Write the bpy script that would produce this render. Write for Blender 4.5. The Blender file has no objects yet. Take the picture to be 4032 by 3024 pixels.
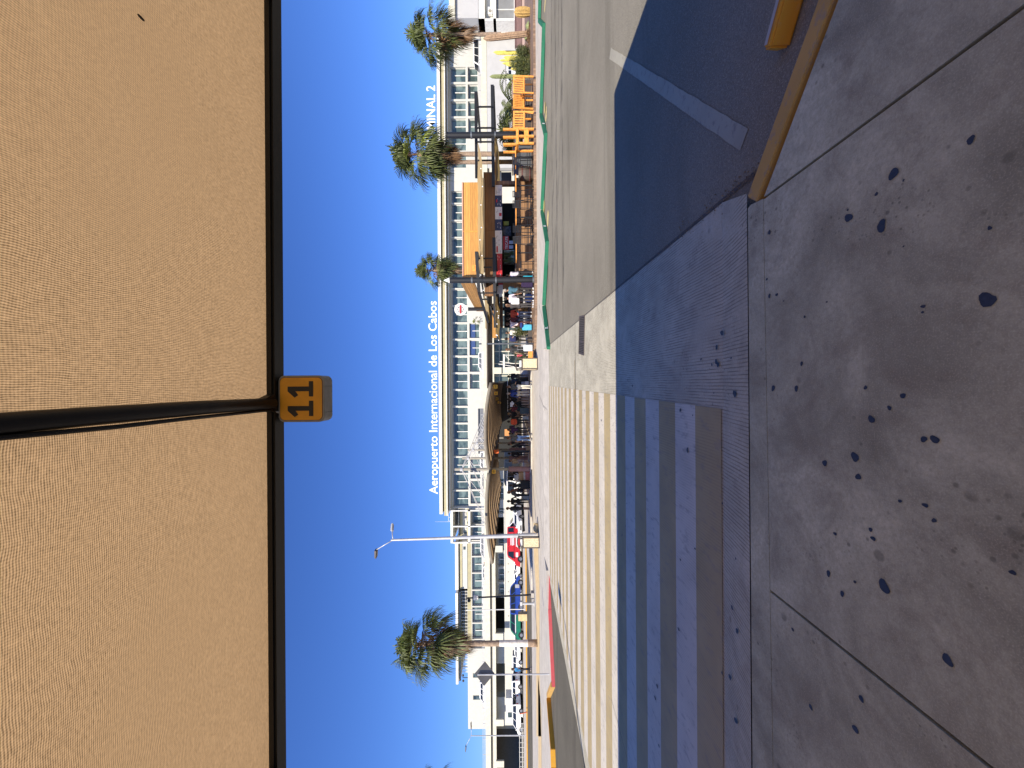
import bpy, bmesh, math, random
import numpy as np
from mathutils import Vector, Matrix
R = math.radians
sc = bpy.context.scene
COL = sc.collection
# ---------------- camera: portrait phone picture stored lying on its side ----------------
CAMH, F, TILT = 1.6, 1512.0, 0.0065
cam = bpy.data.cameras.new("camera"); camo = bpy.data.objects.new("camera", cam); COL.objects.link(camo)
U = Vector((TILT, 0, 1)).normalized(); RT = Vector((1, 0, -TILT)).normalized(); BK = Vector((0, -1, 0))
camo.matrix_world = Matrix(((-U.x, RT.x, BK.x, 0), (-U.y, RT.y, BK.y, 0), (-U.z, RT.z, BK.z, CAMH), (0, 0, 0, 1)))
cam.sensor_fit = 'HORIZONTAL'; cam.sensor_width = 36.0; cam.lens = 36.0 * F / 4032.0
cam.clip_start = 0.05; cam.clip_end = 6000
sc.camera = camo
# ---------------- sky, sun, exposure ----------------
SUN_EL, SUN_AZ = R(37), R(23)          # light travels to +Y, turned SUN_AZ towards +X
w = bpy.data.worlds.new("World"); sc.world = w; w.use_nodes = True
wn = w.node_tree.nodes; wl = w.node_tree.links
sky = wn.new('ShaderNodeTexSky'); sky.sky_type = 'NISHITA'; sky.sun_disc = False
sky.sun_elevation = SUN_EL; sky.sun_rotation = R(180) + SUN_AZ
sky.altitude = 0; sky.air_density = 0.9; sky.dust_density = 0.1; sky.ozone_density = 3.0
tint = wn.new('ShaderNodeMix'); tint.data_type = 'RGBA'; tint.blend_type = 'MULTIPLY'; tint.inputs[0].default_value = 1
tint.inputs[7].default_value = (0.38, 0.58, 1.02, 1)
wl.new(sky.outputs[0], tint.inputs[6]); wl.new(tint.outputs[2], wn['Background'].inputs[0])
wn['Background'].inputs[1].default_value = 0.112
sl = bpy.data.lights.new("sun", 'SUN'); sl.energy = 5.0; sl.angle = R(0.53); sl.color = (1, 0.90, 0.74)
so = bpy.data.objects.new("sun", sl); COL.objects.link(so)
ld = Vector((math.sin(SUN_AZ) * math.cos(SUN_EL), math.cos(SUN_AZ) * math.cos(SUN_EL), -math.sin(SUN_EL)))
so.rotation_euler = ld.to_track_quat('-Z', 'Y').to_euler(); so.location = (0, 0, 30)
sc.view_settings.view_transform = 'Standard'; sc.view_settings.look = 'None'
sc.view_settings.exposure = 0.62; sc.view_settings.gamma = 1
sc.render.engine = 'CYCLES'
rnd = random.Random(7)
# ---------------- picture helpers: measured photo pixels turned into metres ----------------
def H(sy): return 2016 + (sy - 1512) * TILT
def PX(sy, Y): return (1512 - sy) / F * Y
def PZ(sx, sy, Y): return CAMH + (H(sy) - sx) / F * Y
def G(sx, sy, z=0.0):
    Y = F * (CAMH - z) / (sx - H(sy)); return (PX(sy, Y), Y)
# ---------------- mesh helpers ----------------
class MB:
    def __init__(s): s.v = []; s.f = []; s.m = []; s.mi = 0
    def add(s, vs, fs):
        b = len(s.v); s.v += [tuple(p) for p in vs]
        for q in fs: s.f.append(tuple(b + i for i in q)); s.m.append(s.mi)
        return s
    def box(s, x0, x1, y0, y1, z0, z1):
        if x0 > x1: x0, x1 = x1, x0
        if y0 > y1: y0, y1 = y1, y0
        if z0 > z1: z0, z1 = z1, z0
        return s.add([(x0,y0,z0),(x1,y0,z0),(x1,y1,z0),(x0,y1,z0),(x0,y0,z1),(x1,y0,z1),(x1,y1,z1),(x0,y1,z1)],
                     [(3,2,1,0),(4,5,6,7),(0,1,5,4),(1,2,6,5),(2,3,7,6),(3,0,4,7)])
    def bar(s, a, b, wd, ht):
        a = Vector(a); b = Vector(b); d = (b - a).normalized()
        up = Vector((0,0,1)) if abs(d.z) < .95 else Vector((0,1,0))
        x = d.cross(up).normalized() * wd/2; y = x.cross(d).normalized() * ht/2
        vs = [a-x-y, a+x-y, a+x+y, a-x+y, b-x-y, b+x-y, b+x+y, b-x+y]
        return s.add(vs, [(3,2,1,0),(4,5,6,7),(0,1,5,4),(1,2,6,5),(2,3,7,6),(3,0,4,7)])
    def cyl(s, a, b, r0, r1=None, n=12):
        r1 = r0 if r1 is None else r1
        a = Vector(a); b = Vector(b); d = (b - a).normalized()
        up = Vector((0,0,1)) if abs(d.z) < .95 else Vector((0,1,0))
        x = d.cross(up).normalized(); y = x.cross(d).normalized()
        vs = []
        for c, r in ((a, r0), (b, r1)):
            for i in range(n):
                t = 2*math.pi*i/n; vs.append(c + x*math.cos(t)*r + y*math.sin(t)*r)
        fs = [(i, (i+1) % n, n+(i+1) % n, n+i) for i in range(n)]
        fs += [tuple(range(n-1, -1, -1)), tuple(range(n, 2*n))]
        return s.add(vs, fs)
    def tube(s, pts, rs, n=8):
        pts = [Vector(p) for p in pts]; vs = []; fs = []
        for k, p in enumerate(pts):
            d = (pts[min(k+1, len(pts)-1)] - pts[max(k-1, 0)]).normalized()
            up = Vector((0,0,1)) if abs(d.z) < .9 else Vector((0,1,0))
            x = d.cross(up).normalized(); y = x.cross(d).normalized(); r = rs[k] if hasattr(rs, '__len__') else rs
            for i in range(n):
                t = 2*math.pi*i/n; vs.append(p + x*math.cos(t)*r + y*math.sin(t)*r)
        for k in range(len(pts)-1):
            for i in range(n): fs.append((k*n+i, k*n+(i+1) % n, (k+1)*n+(i+1) % n, (k+1)*n+i))
        fs += [tuple(range(n-1, -1, -1)), tuple(range((len(pts)-1)*n, len(pts)*n))]
        return s.add(vs, fs)
    def sph(s, c, rx, ry=None, rz=None, n=10, m=7):
        ry = rx if ry is None else ry; rz = rx if rz is None else rz
        vs = [(c[0], c[1], c[2]-rz)]; fs = []
        for j in range(1, m):
            ph = -math.pi/2 + math.pi*j/m
            for i in range(n):
                t = 2*math.pi*i/n
                vs.append((c[0]+rx*math.cos(ph)*math.cos(t), c[1]+ry*math.cos(ph)*math.sin(t), c[2]+rz*math.sin(ph)))
        vs.append((c[0], c[1], c[2]+rz)); e = len(vs)-1
        for i in range(n):
            fs.append((0, 1+(i+1) % n, 1+i)); fs.append((e, e-n+i, e-n+(i+1) % n))
            for j in range(m-2): a = 1+j*n; fs.append((a+i, a+(i+1) % n, a+n+(i+1) % n, a+n+i))
        return s.add(vs, fs)
    def prism(s, poly, axis, a, b):
        # poly: 2D points, extruded along axis ('x','y','z') from a to b
        n = len(poly)
        def P(p, t): return {'x': (t, p[0], p[1]), 'y': (p[0], t, p[1]), 'z': (p[0], p[1], t)}[axis]
        vs = [P(p, a) for p in poly] + [P(p, b) for p in poly]
        fs = [(i, (i+1) % n, n+(i+1) % n, n+i) for i in range(n)] + [tuple(range(n-1, -1, -1)), tuple(range(n, 2*n))]
        return s.add(vs, fs)
    def sheet(s, poly, z): return s.add([(p[0], p[1], z) for p in poly], [tuple(range(len(poly)))])
    def build(s, name, mats, parent=None, smooth=False, local=False, bevel=0, fix=True):
        me = bpy.data.meshes.new(name); me.from_pydata(s.v, [], s.f)
        if not isinstance(mats, (list, tuple)): mats = [mats]
        for m in mats: me.materials.append(m)
        me.polygons.foreach_set('material_index', s.m)
        if fix:
            bm = bmesh.new(); bm.from_mesh(me); bmesh.ops.recalc_face_normals(bm, faces=bm.faces)
            if bevel: bmesh.ops.bevel(bm, geom=bm.edges[:], offset=bevel, segments=2, affect='EDGES', clamp_overlap=True)
            bm.to_mesh(me); bm.free()
        if smooth: me.polygons.foreach_set('use_smooth', [True]*len(me.polygons))
        me.update()
        o = bpy.data.objects.new(name, me); COL.objects.link(o)
        if parent is not None:
            o.parent = parent
            if not local:
                p = parent; L = Vector((0,0,0))
                while p is not None: L += p.location; p = p.parent
                o.location = -L
        return o
def tag(o, label=None, cat=None, group=None, kind=None):
    if label: o['label'] = label
    if cat: o['category'] = cat
    if group: o['group'] = group
    if kind: o['kind'] = kind
    return o
def thing(name, label, cat, loc=(0,0,0), group=None):
    o = bpy.data.objects.new(name, None); COL.objects.link(o); o.location = loc
    o.empty_display_size = .2
    return tag(o, label, cat, group)
KIDS = {}
def copy_tree(o, parent=None):
    c = o.copy(); COL.objects.link(c); c.parent = parent
    for ch in list(o.children): copy_tree(ch, c)
    return c
def dup(root, loc, rz=0, label=None, group=None, scale=1):
    c = copy_tree(root); c.location = loc; c.rotation_euler = (0, 0, rz); c.scale = (scale,)*3
    if label: c['label'] = label
    if group: c['group'] = group
    return c
# ---------------- material helpers ----------------
class NT:
    def __init__(s, name):
        s.mat = bpy.data.materials.new(name); s.mat.use_nodes = True
        s.n = s.mat.node_tree.nodes; s.l = s.mat.node_tree.links; s.b = s.n['Principled BSDF']
        s.geo = s.n.new('ShaderNodeNewGeometry'); s.pos = s.geo.outputs['Position']
    def put(s, v, sock):
        if isinstance(v, (int, float)): sock.default_value = v
        elif isinstance(v, tuple): sock.default_value = v if len(v) == 4 or sock.type == 'VECTOR' else v + (1,)
        else: s.l.new(v, sock)
    def math(s, op, a, b=0.0, c=None, clamp=False):
        m = s.n.new('ShaderNodeMath'); m.operation = op; m.use_clamp = clamp
        s.put(a, m.inputs[0]); s.put(b, m.inputs[1])
        if c is not None: s.put(c, m.inputs[2])
        return m.outputs[0]
    def sep(s, v=None):
        m = s.n.new('ShaderNodeSeparateXYZ'); s.l.new(v or s.pos, m.inputs[0]); return m.outputs
    def scale(s, sx, sy, sz, v=None):
        m = s.n.new('ShaderNodeMapping'); s.l.new(v or s.pos, m.inputs[0]); m.inputs['Scale'].default_value = (sx, sy, sz); return m.outputs[0]
    def noise(s, sc_, det=3, rough=.55, v=None, dist=0):
        m = s.n.new('ShaderNodeTexNoise'); s.l.new(v or s.pos, m.inputs['Vector'])
        m.inputs['Scale'].default_value = sc_; m.inputs['Detail'].default_value = det; m.inputs['Roughness'].default_value = rough
        m.inputs['Distortion'].default_value = dist; return m.outputs[0]
    def vor(s, sc_, v=None, feat='F1'):
        m = s.n.new('ShaderNodeTexVoronoi'); s.l.new(v or s.pos, m.inputs['Vector']); m.inputs['Scale'].default_value = sc_
        m.feature = feat; return m.outputs[0]
    def rng(s, v, a, b, c=0.0, d=1.0):
        m = s.n.new('ShaderNodeMapRange'); s.put(v, m.inputs[0])
        for i, q in enumerate((a, b, c, d)): m.inputs[i+1].default_value = q
        return m.outputs[0]
    def mix(s, f, a, b, mode='MIX'):
        m = s.n.new('ShaderNodeMix'); m.data_type = 'RGBA'; m.blend_type = mode
        s.put(f, m.inputs[0]); s.put(a, m.inputs[6]); s.put(b, m.inputs[7]); return m.outputs[2]
    def col(s, v): s.put(v, s.b.inputs['Base Color'])
    def rough(s, v): s.put(v, s.b.inputs['Roughness'])
    def bump(s, h, st=.3, d=.01):
        m = s.n.new('ShaderNodeBump'); m.inputs['Strength'].default_value = st; m.inputs['Distance'].default_value = d
        s.l.new(h, m.inputs['Height']); s.l.new(m.outputs[0], s.b.inputs['Normal'])
def P(name, c, rough=.6, metal=0, var=.12, sc_=3.0, bump=0, spec=None):
    t = NT(name); n = t.noise(sc_, 4)
    lo = tuple(x*(1-var) for x in c); hi = tuple(min(1, x*(1+var)) for x in c)
    t.col(t.mix(t.rng(n, .3, .7), lo, hi)); t.rough(rough); t.b.inputs['Metallic'].default_value = metal
    if spec is not None: t.b.inputs['Specular IOR Level'].default_value = spec
    if bump: t.bump(t.noise(sc_*12, 3), bump, .01)
    return t.mat
M = {}
def concrete(name, base, patch=.25, speck=.5, groove=False, dirt=.5, spots=True, warm=(1, .94, .86)):
    t = NT(name); b = tuple(base*k for k in warm)
    c = t.mix(t.rng(t.noise(1.5, 6, .62, dist=.5), .34, .64), tuple(x*(1-patch) for x in b), tuple(x*(1+patch*.8) for x in b))
    c = t.mix(t.math('MULTIPLY', t.rng(t.noise(3.3, 5, .65, dist=.6), .5, .72), dirt), c, (b[0]*.55, b[1]*.50, b[2]*.50))
    c = t.mix(t.math('MULTIPLY', t.rng(t.noise(55, 4, .7), .35, .7), speck*.5), c, tuple(x*.55 for x in b))
    c = t.mix(t.math('MULTIPLY', t.rng(t.noise(160, 2, .6), .5, .75), speck*.35), c, tuple(min(1, x*1.5) for x in b))
    if spots:
        f = t.math('MULTIPLY', t.rng(t.vor(4.1), .11, .07), t.rng(t.noise(1.9, 2), .5, .55))
        c = t.mix(t.math('MULTIPLY', f, .55), c, tuple(x*.3 for x in b))
        f = t.math('MAXIMUM', t.rng(t.vor(15), .17, .09), t.math('MULTIPLY', t.rng(t.vor(44), .27, .15), t.rng(t.noise(3.3, 3), .5, .6)))
        c = t.mix(t.math('MULTIPLY', t.math('MULTIPLY', f, t.rng(t.noise(2.2, 3), .5, .62)), .6), c, tuple(x*.28 for x in b))
    h = t.noise(60, 4, .7)
    if groove:
        x, y, z = t.sep()
        g = t.math('SINE', t.math('MULTIPLY', t.math('ADD', x, t.math('MULTIPLY', t.noise(4, 2), .012)), 2*math.pi/.026))
        g = t.rng(g, .3, .9); msk = t.math('MULTIPLY', t.rng(t.noise(1.3, 3, v=t.scale(1.4, .9, 1)), .36, .5), t.rng(t.noise(9, 3, v=t.scale(3, .5, 1)), .3, .55))
        g = t.math('MULTIPLY', g, msk)
        c = t.mix(t.math('MULTIPLY', g, .8), c, tuple(x_*.4 for x_ in b)); h = t.math('SUBTRACT', h, g)
    t.col(c); t.rough(.95); t.b.inputs['Specular IOR Level'].default_value = .12; t.bump(h, .35, .004); M[name] = t.mat; return t
concrete('slab_concrete', .40, .42, 1.1, dirt=.8, warm=(1, 1.0, .76))
concrete('grooved_concrete', .48, .16, .9, True, .5, warm=(1, .93, .73))
concrete('walk_concrete', .49, .12, .3, dirt=.3, warm=(1, .93, .82))
concrete('kerb_concrete', .42, .15, .4, spots=False)
def paint(name, c, wear=.35, groove=False):
    t = NT(name); n = t.noise(14, 5, .7, v=t.scale(1, .35, 1) if groove else None)
    x, y, z = t.sep()
    f = t.math('MULTIPLY', t.rng(n, .54, .66), wear)
    col = t.mix(t.rng(t.noise(2, 4), .3, .7), tuple(q*.86 for q in c), c)
    col = t.mix(f, col, (.22, .2, .18))
    g = t.rng(t.math('SINE', t.math('MULTIPLY', x, 2*math.pi/.026)), .2, .9)
    if groove: col = t.mix(t.math('MULTIPLY', t.math('MULTIPLY', g, t.rng(t.noise(2.5, 3), .35, .6)), .35), col, tuple(q*.45 for q in c))
    col = t.mix(t.math('MULTIPLY', t.rng(t.noise(1.1, 4, dist=1), .52, .7), .3), col, tuple(q*.6 for q in c))
    t.col(col); t.rough(.75); t.b.inputs['Specular IOR Level'].default_value = .3; M[name] = t.mat
paint('stripe_white', (.60, .55, .46), .5, True); paint('stripe_yellow', (.42, .33, .175), .45, True)
paint('line_paint', (.36, .34, .27), .95); paint('kerb_yellow', (.50, .30, .085), .5); paint('kerb_green', (.022, .165, .09), .2)
paint('kerb_red', (.58, .10, .11), .3); paint('kerb_orange', (.66, .33, .03), .25); paint('wheelstop_yellow', (.62, .27, .02), .15)
def asphalt(name, base, tracks=True):
    t = NT(name); b = (base, base*.92, base*.74)
    c = t.mix(t.rng(t.noise(.35, 5, .6), .3, .7), tuple(x*.78 for x in b), tuple(x*1.2 for x in b))
    c = t.mix(t.math('MULTIPLY', t.rng(t.noise(90, 3, .7), .4, .7), .6), c, tuple(x*.45 for x in b))
    c = t.mix(t.math('MULTIPLY', t.rng(t.noise(140, 2), .56, .7), .6), c, tuple(x*2 for x in b))
    if tracks: c = t.mix(t.math('MULTIPLY', t.rng(t.noise(1.0, 4, .6, v=t.scale(.10, 1.3, 1), dist=.5), .56, .68), .45), c, tuple(x*.4 for x in b))
    t.col(c); t.rough(1); t.b.inputs['Specular IOR Level'].default_value = .05; t.bump(t.noise(120, 3, .7), .5, .005); M[name] = t.mat
asphalt('asphalt_worn', .235); asphalt('asphalt_dark', .13)
def planks(name, c, pitch=.14, axis=2, dark=.45):
    t = NT(name); s = t.sep()
    fr = t.math('FRACT', t.math('DIVIDE', s[axis], pitch)); idx = t.math('FLOOR', t.math('DIVIDE', s[axis], pitch))
    v = t.scale(*((.6, .6, 9) if axis == 2 else (9, .6, .6)))
    n = t.noise(2.2, 4, .6, v=v, dist=.4)
    wn_ = t.n.new('ShaderNodeTexWhiteNoise'); wn_.noise_dimensions = '1D'; t.l.new(idx, wn_.inputs['W'])
    k = t.math('ADD', t.math('MULTIPLY', n, .7), t.math('MULTIPLY', wn_.outputs[0], .35))
    col = t.mix(t.rng(k, .3, .8), tuple(q*.55 for q in c), tuple(min(1, q*1.25) for q in c))
    col = t.mix(t.rng(fr, .1, .04), col, tuple(q*(1-dark)*.4 for q in c))
    t.col(col); t.rough(.6); M[name] = t.mat
planks('orange_planks', (.64, .32, .08)); planks('shaded_planks', (.25, .125, .055), .12); planks('deck_planks', (.26, .17, .11), .15, 0)  # lower fascia boards have their shade put into the brown
planks('bar_planks', (.26, .145, .07), .13)  # shade on the bar front is put into this brown too
M['dark_steel'] = P('dark_steel', (.006, .005, .005), .5, 0, .3, 6, .05, .3)
M['black_steel'] = P('black_steel', (.018, .018, .02), .45, .2)
M['grey_steel'] = P('grey_steel', (.16, .17, .18), .4, .5)
M['galv'] = P('galv', (.5, .5, .5), .45, .3)
M['white_paint'] = P('white_paint', (.70, .69, .65), .55)
M['cream_wall'] = P('cream_wall', (.53, .52, .47), .8, 0, .04, 1.2)
M['parapet'] = P('parapet', (.56, .54, .44), .85, 0, .10, 1.5)
M['tan_band'] = P('tan_band', (.40, .36, .22), .8, 0, .12, 1)
M['grey_band'] = P('grey_band', (.26, .24, .20), .8)
M['pale_grey'] = P('pale_grey', (.44, .44, .44), .85, 0, .06, .6)
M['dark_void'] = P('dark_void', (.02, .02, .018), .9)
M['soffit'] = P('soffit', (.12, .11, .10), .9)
M['tyre'] = P('tyre', (.015, .015, .015), .8); M['rim'] = P('rim', (.35, .35, .36), .35, .7)
M['car_white'] = P('car_white', (.78, .78, .77), .25, 0, .03); M['car_red'] = P('car_red', (.55, .02, .03), .3)
M['car_blue'] = P('car_blue', (.02, .06, .32), .3); M['car_green'] = P('car_green', (.01, .17, .10), .3); M['car_dark'] = P('car_dark', (.03, .033, .04), .3)
M['car_glass'] = P('car_glass', (.015, .018, .022), .08); M['lamp_red'] = P('lamp_red', (.4, .01, .01), .3); M['lamp_clear'] = P('lamp_clear', (.7, .7, .68), .15)
M['glass'] = None
t = NT('glass'); n = t.noise(.35, 3, v=t.scale(1, 1, 2)); x, y, z = t.sep()
t.col(t.mix(t.rng(n, .42, .58), (.05, .075, .075), (.14, .19, .185))); t.rough(.12); M['glass'] = t.mat
t = NT('glass_dark'); t.col(t.mix(t.rng(t.noise(.8, 3), .4, .6), (.02, .03, .035), (.09, .12, .12))); t.rough(.1); M['glass_dark'] = t.mat
M['blue_film'] = P('blue_film', (.05, .08, .20), .2)
M['text_white'] = P('text_white', (.85, .86, .88), .5, 0, .02); M['black_paint'] = P('black_paint', (.01, .01, .011), .5)
M['red_sign'] = P('red_sign', (.42, .02, .03), .5); M['navy_sign'] = P('navy_sign', (.02, .03, .09), .5); M['menu_white'] = P('menu_white', (.62, .61, .64), .5, 0, .04)
M['stainless'] = P('stainless', (.35, .36, .33), .3, .6, .4, 5)
M['sign_amber'] = P('sign_amber', (.62, .27, .015), .5, 0, .12, 9); M['sign_yellow'] = P('sign_yellow', (.75, .45, .05), .5)
M['alu_rim'] = P('alu_rim', (.22, .21, .20), .5, .2, .15, 20)
M['orange_wood'] = P('orange_wood', (.70, .30, .06), .5, 0, .25, 8)
M['pebble'] = P('pebble', (.62, .50, .32), .9, 0, .45, 30, .5)
M['bin_frame'] = P('bin_frame', (.07, .055, .045), .6)
M['sand'] = P('sand', (.58, .44, .24), .95, 0, .15, 4, .3)
M['gravel'] = P('gravel', (.58, .40, .30), .95, 0, .25, 14, .6)
M['trunk'] = P('trunk', (.30, .22, .16), .95, 0, .35, 9, .8); M['whitewash'] = P('whitewash', (.72, .68, .62), .9, 0, .25, 6, .4)
M['cactus_old'] = P('cactus_old', (.33, .22, .14), .9, 0, .4, 12, .6); M['cactus_gold'] = P('cactus_gold', (.42, .27, .09), .9, 0, .35, 14, .6)
M['cactus_green'] = P('cactus_green', (.22, .25, .11), .85, 0, .25, 10, .5); M['cactus_yellow'] = P('cactus_yellow', (.60, .52, .12), .8, 0, .25, 10)
def leaf(name, c, tr=.35):
    t = NT(name); r = t.noise(2.5, 2); g = t.geo.outputs['Random Per Island']
    col = t.mix(g, tuple(q*.5 for q in c), tuple(min(1, q*1.6) for q in c)); t.col(col); t.rough(.55)
    tb = t.n.new('ShaderNodeBsdfTranslucent'); t.l.new(col, tb.inputs[0])
    mx = t.n.new('ShaderNodeMixShader'); mx.inputs[0].default_value = tr
    t.l.new(t.b.outputs[0], mx.inputs[1]); t.l.new(tb.outputs[0], mx.inputs[2]); t.l.new(mx.outputs[0], t.n['Material Output'].inputs[0]); M[name] = t.mat
leaf('palm_green', (.12, .145, .045)); leaf('palm_dead', (.19, .11, .055), .2); leaf('shrub_green', (.10, .12, .04)); leaf('yucca_green', (.16, .19, .05))
leaf('palm_lime', (.22, .26, .05))
def cloth(name, c, trans, ax=None, pitch=.006, depth=.35):
    """shade fabric: light that falls on its top glows through to the underside"""
    t = NT(name); x, y, z = t.sep()
    f = t.rng(t.noise(.9, 3, .5), .3, .7, .97, 1.03)
    if ax is not None:
        a = (x, y)[ax]; b = (y, x)[ax]
        wob = t.math('MULTIPLY', t.noise(3, 3), .05)
        s1 = t.math('SINE', t.math('MULTIPLY', t.math('ADD', a, wob), 2*math.pi/pitch))
        s2 = t.math('SINE', t.math('MULTIPLY', t.math('ADD', b, wob), 2*math.pi/(pitch*1.3)))
        k = t.math('ADD', t.math('MULTIPLY', s1, depth), t.math('MULTIPLY', s2, depth*.35))
        k = t.math('ADD', k, t.rng(t.noise(150, 3, .7, v=t.scale(1, .35, 1) if ax == 0 else t.scale(.35, 1, 1)), .3, .7, -.27, .27))
        k = t.math('ADD', k, t.rng(t.noise(9, 3), .3, .7, -.02, .02))
        f = t.math('MULTIPLY', f, t.math('ADD', k, 1.0))
    tc = t.mix(1.0, trans, t.n.new('ShaderNodeCombineColor').outputs[0], 'MULTIPLY')
    cc = [q for q in t.n if q.bl_idname == 'ShaderNodeCombineColor'][-1]
    for i in range(3): t.l.new(f, cc.inputs[i])
    t.col(c); t.rough(.9); t.b.inputs['Specular IOR Level'].default_value = .1
    tb = t.n.new('ShaderNodeBsdfTranslucent'); t.l.new(tc, tb.inputs[0])
    ad = t.n.new('ShaderNodeAddShader'); t.l.new(t.b.outputs[0], ad.inputs[0]); t.l.new(tb.outputs[0], ad.inputs[1])
    t.l.new(ad.outputs[0], t.n['Material Output'].inputs[0]); M[name] = t.mat
cloth('canvas_right', (.30, .20, .11), (.26, .166, .08), 0, .0068, .46); cloth('canvas_left', (.30, .20, .11), (.26, .166, .08), 1, .0064, .46)
cloth('shade_cloth', (.33, .25, .13), (.16, .12, .05)); cloth('taxi_cloth', (.34, .25, .15), (.19, .125, .065))
# =================== GROUND ===================
def struct(mb, name, m, **k): return tag(mb.build(name, m, **k), kind='structure')
def lay(name, poly, z, m): return struct(MB().sheet(poly, z), name, m)
lay('ground', [(-900,-60),(900,-60),(900,1500),(-900,1500)], -.03, M['asphalt_worn'])
XE = 1.38
lay('asphalt_road', [(1.0,2.2),(1.1,2.46),(XE,2.9),(1.66,16.5),(60,20),(60,-8),(3,-8)], -.004, M['asphalt_worn'])
lay('side_road', [(-8.65,-6),(-8.65,40),(-60,40),(-60,-6)], -.004, M['asphalt_dark'])
lay('crossing_slab', [(-8.65,2.9),(XE-.02,2.9),(1.66,16.7),(-8.65,16.9)], 0, M['grooved_concrete'])
# sloping strip between the raised walk and the crossing
mb = MB(); mb.add([(-12,2.41,.1),(1.20,2.44,.1),(1.36,2.9,.004),(-12,2.9,.004)], [(0,1,2,3)]); struct(mb, 'ramp', M['grooved_concrete'])
# near pavement: slabs split by open joints
K0, K1 = (1.13, 2.44), (3.6, .40)      # kerb line heading right and back
mb = MB(); g = .008
def jy(x): return 2.267+.0165*x
xs = [-8.4,-6.0,-3.62,-1.218,1.092]
for i in range(len(xs)-1):
    mb.prism([(xs[i]+g,-6),(xs[i+1]-g,-6),(xs[i+1]-g,jy(xs[i+1]-g)-g*.6),(xs[i]+g,jy(xs[i]+g)-g*.6)], 'z', -.05, .1)
mb.prism([(1.092+g,-6),(8,-6),(8,-3.2),(3.52,.30),(1.092+g,2.275)], 'z', -.05, .1)
struct(mb, 'pavement', M['slab_concrete'])
mb = MB(); mb.prism([(-8.4,jy(-8.4)),(1.092,jy(1.092)),(1.11,2.40),(1.10,2.43),(-8.4,2.40)], 'z', -.05, .1005); struct(mb, 'edge_strip', M['slab_concrete'])
mb = MB(); mb.prism([(-8.5,-6),(7.9,-6),(7.9,-3.2),(3.4,.28),(1.08,2.26),(-8.4,2.12)], 'z', -.09, .075); struct(mb, 'joint_bed', P('joint_dirt', (.035,.03,.027), .95))
# diagonal yellow kerb
def line_kerb(name, pts, wdt, z0, z1, mt, label, bev=.008, grp=None):
    mb = MB()
    for a, b in zip(pts[:-1], pts[1:]):
        d = (Vector(b)-Vector(a)).normalized(); nrm = Vector((-d.y, d.x))*wdt
        a_ = Vector(a); b_ = Vector(b)
        mb.prism([tuple(a_), tuple(b_), tuple(b_+nrm), tuple(a_+nrm)], 'z', z0, z1)
    o = mb.build(name, mt, bevel=bev); tag(o, label, 'kerb', grp); return o
line_kerb('kerb', [(1.10,2.345),(3.55,.28)], .118, -.03, .104, M['kerb_yellow'], 'worn tan yellow kerb running diagonally past the near pavement slab')
# concrete wheel stop
wsd = Vector((.84,-.54,0)); ws = thing('wheel_stop', 'orange yellow concrete wheel stop block with chipped top on the shaded asphalt', 'wheel stop', (1.91,2.19,0))
a = Vector((0,0,0)); nn = Vector((.54,.84,0))
mb = MB(); pr = [(0,0),(.125,0),(.085,.11),(.018,.11)]
vs = []
for L in (0,1.7):
    for q in pr: vs.append(a + wsd*L + nn*q[0] + Vector((0,0,q[1])))
mb.add(vs, [(0,1,2,3),(7,6,5,4),(0,4,5,1),(1,5,6,2),(2,6,7,3),(3,7,4,0)])
mb.build('block', M['wheelstop_yellow'], ws, local=True, bevel=.012)
mb = MB(); mb.add([a+wsd*L+nn*q+Vector((0,0,.1125)) for L,q in ((.02,.05),(1.5,.045),(1.5,.082),(.9,.078),(.5,.083),(.02,.08))], [(0,1,2,3,4,5)]); mb.build('bare_concrete_patch', M['kerb_concrete'], ws, local=True)
for L in (.33, 1.35):
    mb = MB(); c = a + wsd*L + nn*.055 + Vector((0,0,.107)); mb.cyl(c, c+Vector((0,0,.008)), .017, n=14); mb.build('anchor_hole', M['black_paint'], ws, local=True)
# stall line
def pline(name, pts, z, mt):
    return struct(MB().sheet(pts, z), name, mt)
A0, A1 = Vector((1.66,2.63)), Vector((5.26,6.12)); d = (A1-A0).normalized(); nrm = Vector((-d.y,d.x))*.066
rr = random.Random(3); side1 = []; side2 = []
for i in range(41):
    q = A0+(A1-A0)*i/40; j = rr.uniform(-.006,.006); k = rr.uniform(-.006,.006)
    nib = 0
    side1.append(tuple(q+nrm*(1+j*10))); side2.append(tuple(q-nrm*(1+k*10)+nrm.normalized()*nib))
pline('stall_marking', side2+side1[::-1], .001, M['line_paint'])
# crossing stripes (structure: painted markings)
S0, SP = 2.93, .4155
for i in range(33):
    y0, y1 = S0+SP*i, S0+SP*(i+1); xr0 = -.20+.008*(y0-3); xr1 = -.20+.008*(y1-3)
    lay('crossing_stripe', [(-8.15,y0),(xr0,y0),(xr1,y1),(-8.15,y1)], .0045 if y0 > 2.95 else .006, M['stripe_yellow'] if i % 2 == 0 else M['stripe_white'])
def groove(a, b, wd, z, mt, name='paving_joint'):
    a = Vector(a); b = Vector(b); d = (b-a).normalized(); n_ = Vector((-d.y,d.x))*wd/2
    return lay(name, [tuple(a-n_),tuple(b-n_),tuple(b+n_),tuple(a+n_)], z, mt)
jt = P('joint_line', (.09,.08,.07), .95)
groove((-8.6,9.72),(1.5,9.66), .025, .0085, jt); groove((-8.6,9.79),(.6,9.74), .05, .0085, M['stripe_yellow'], 'gutter_line')
# crack wandering through the shaded stripes on the left
pts = [(-5.34,5.2),(-5.29,5.45),(-5.25,5.7),(-5.2,6.0),(-5.17,6.3)]
for p_, q_ in zip(pts[:-1], pts[1:]): groove(p_, q_, .008, .0095, jt, 'pavement_crack')
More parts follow.
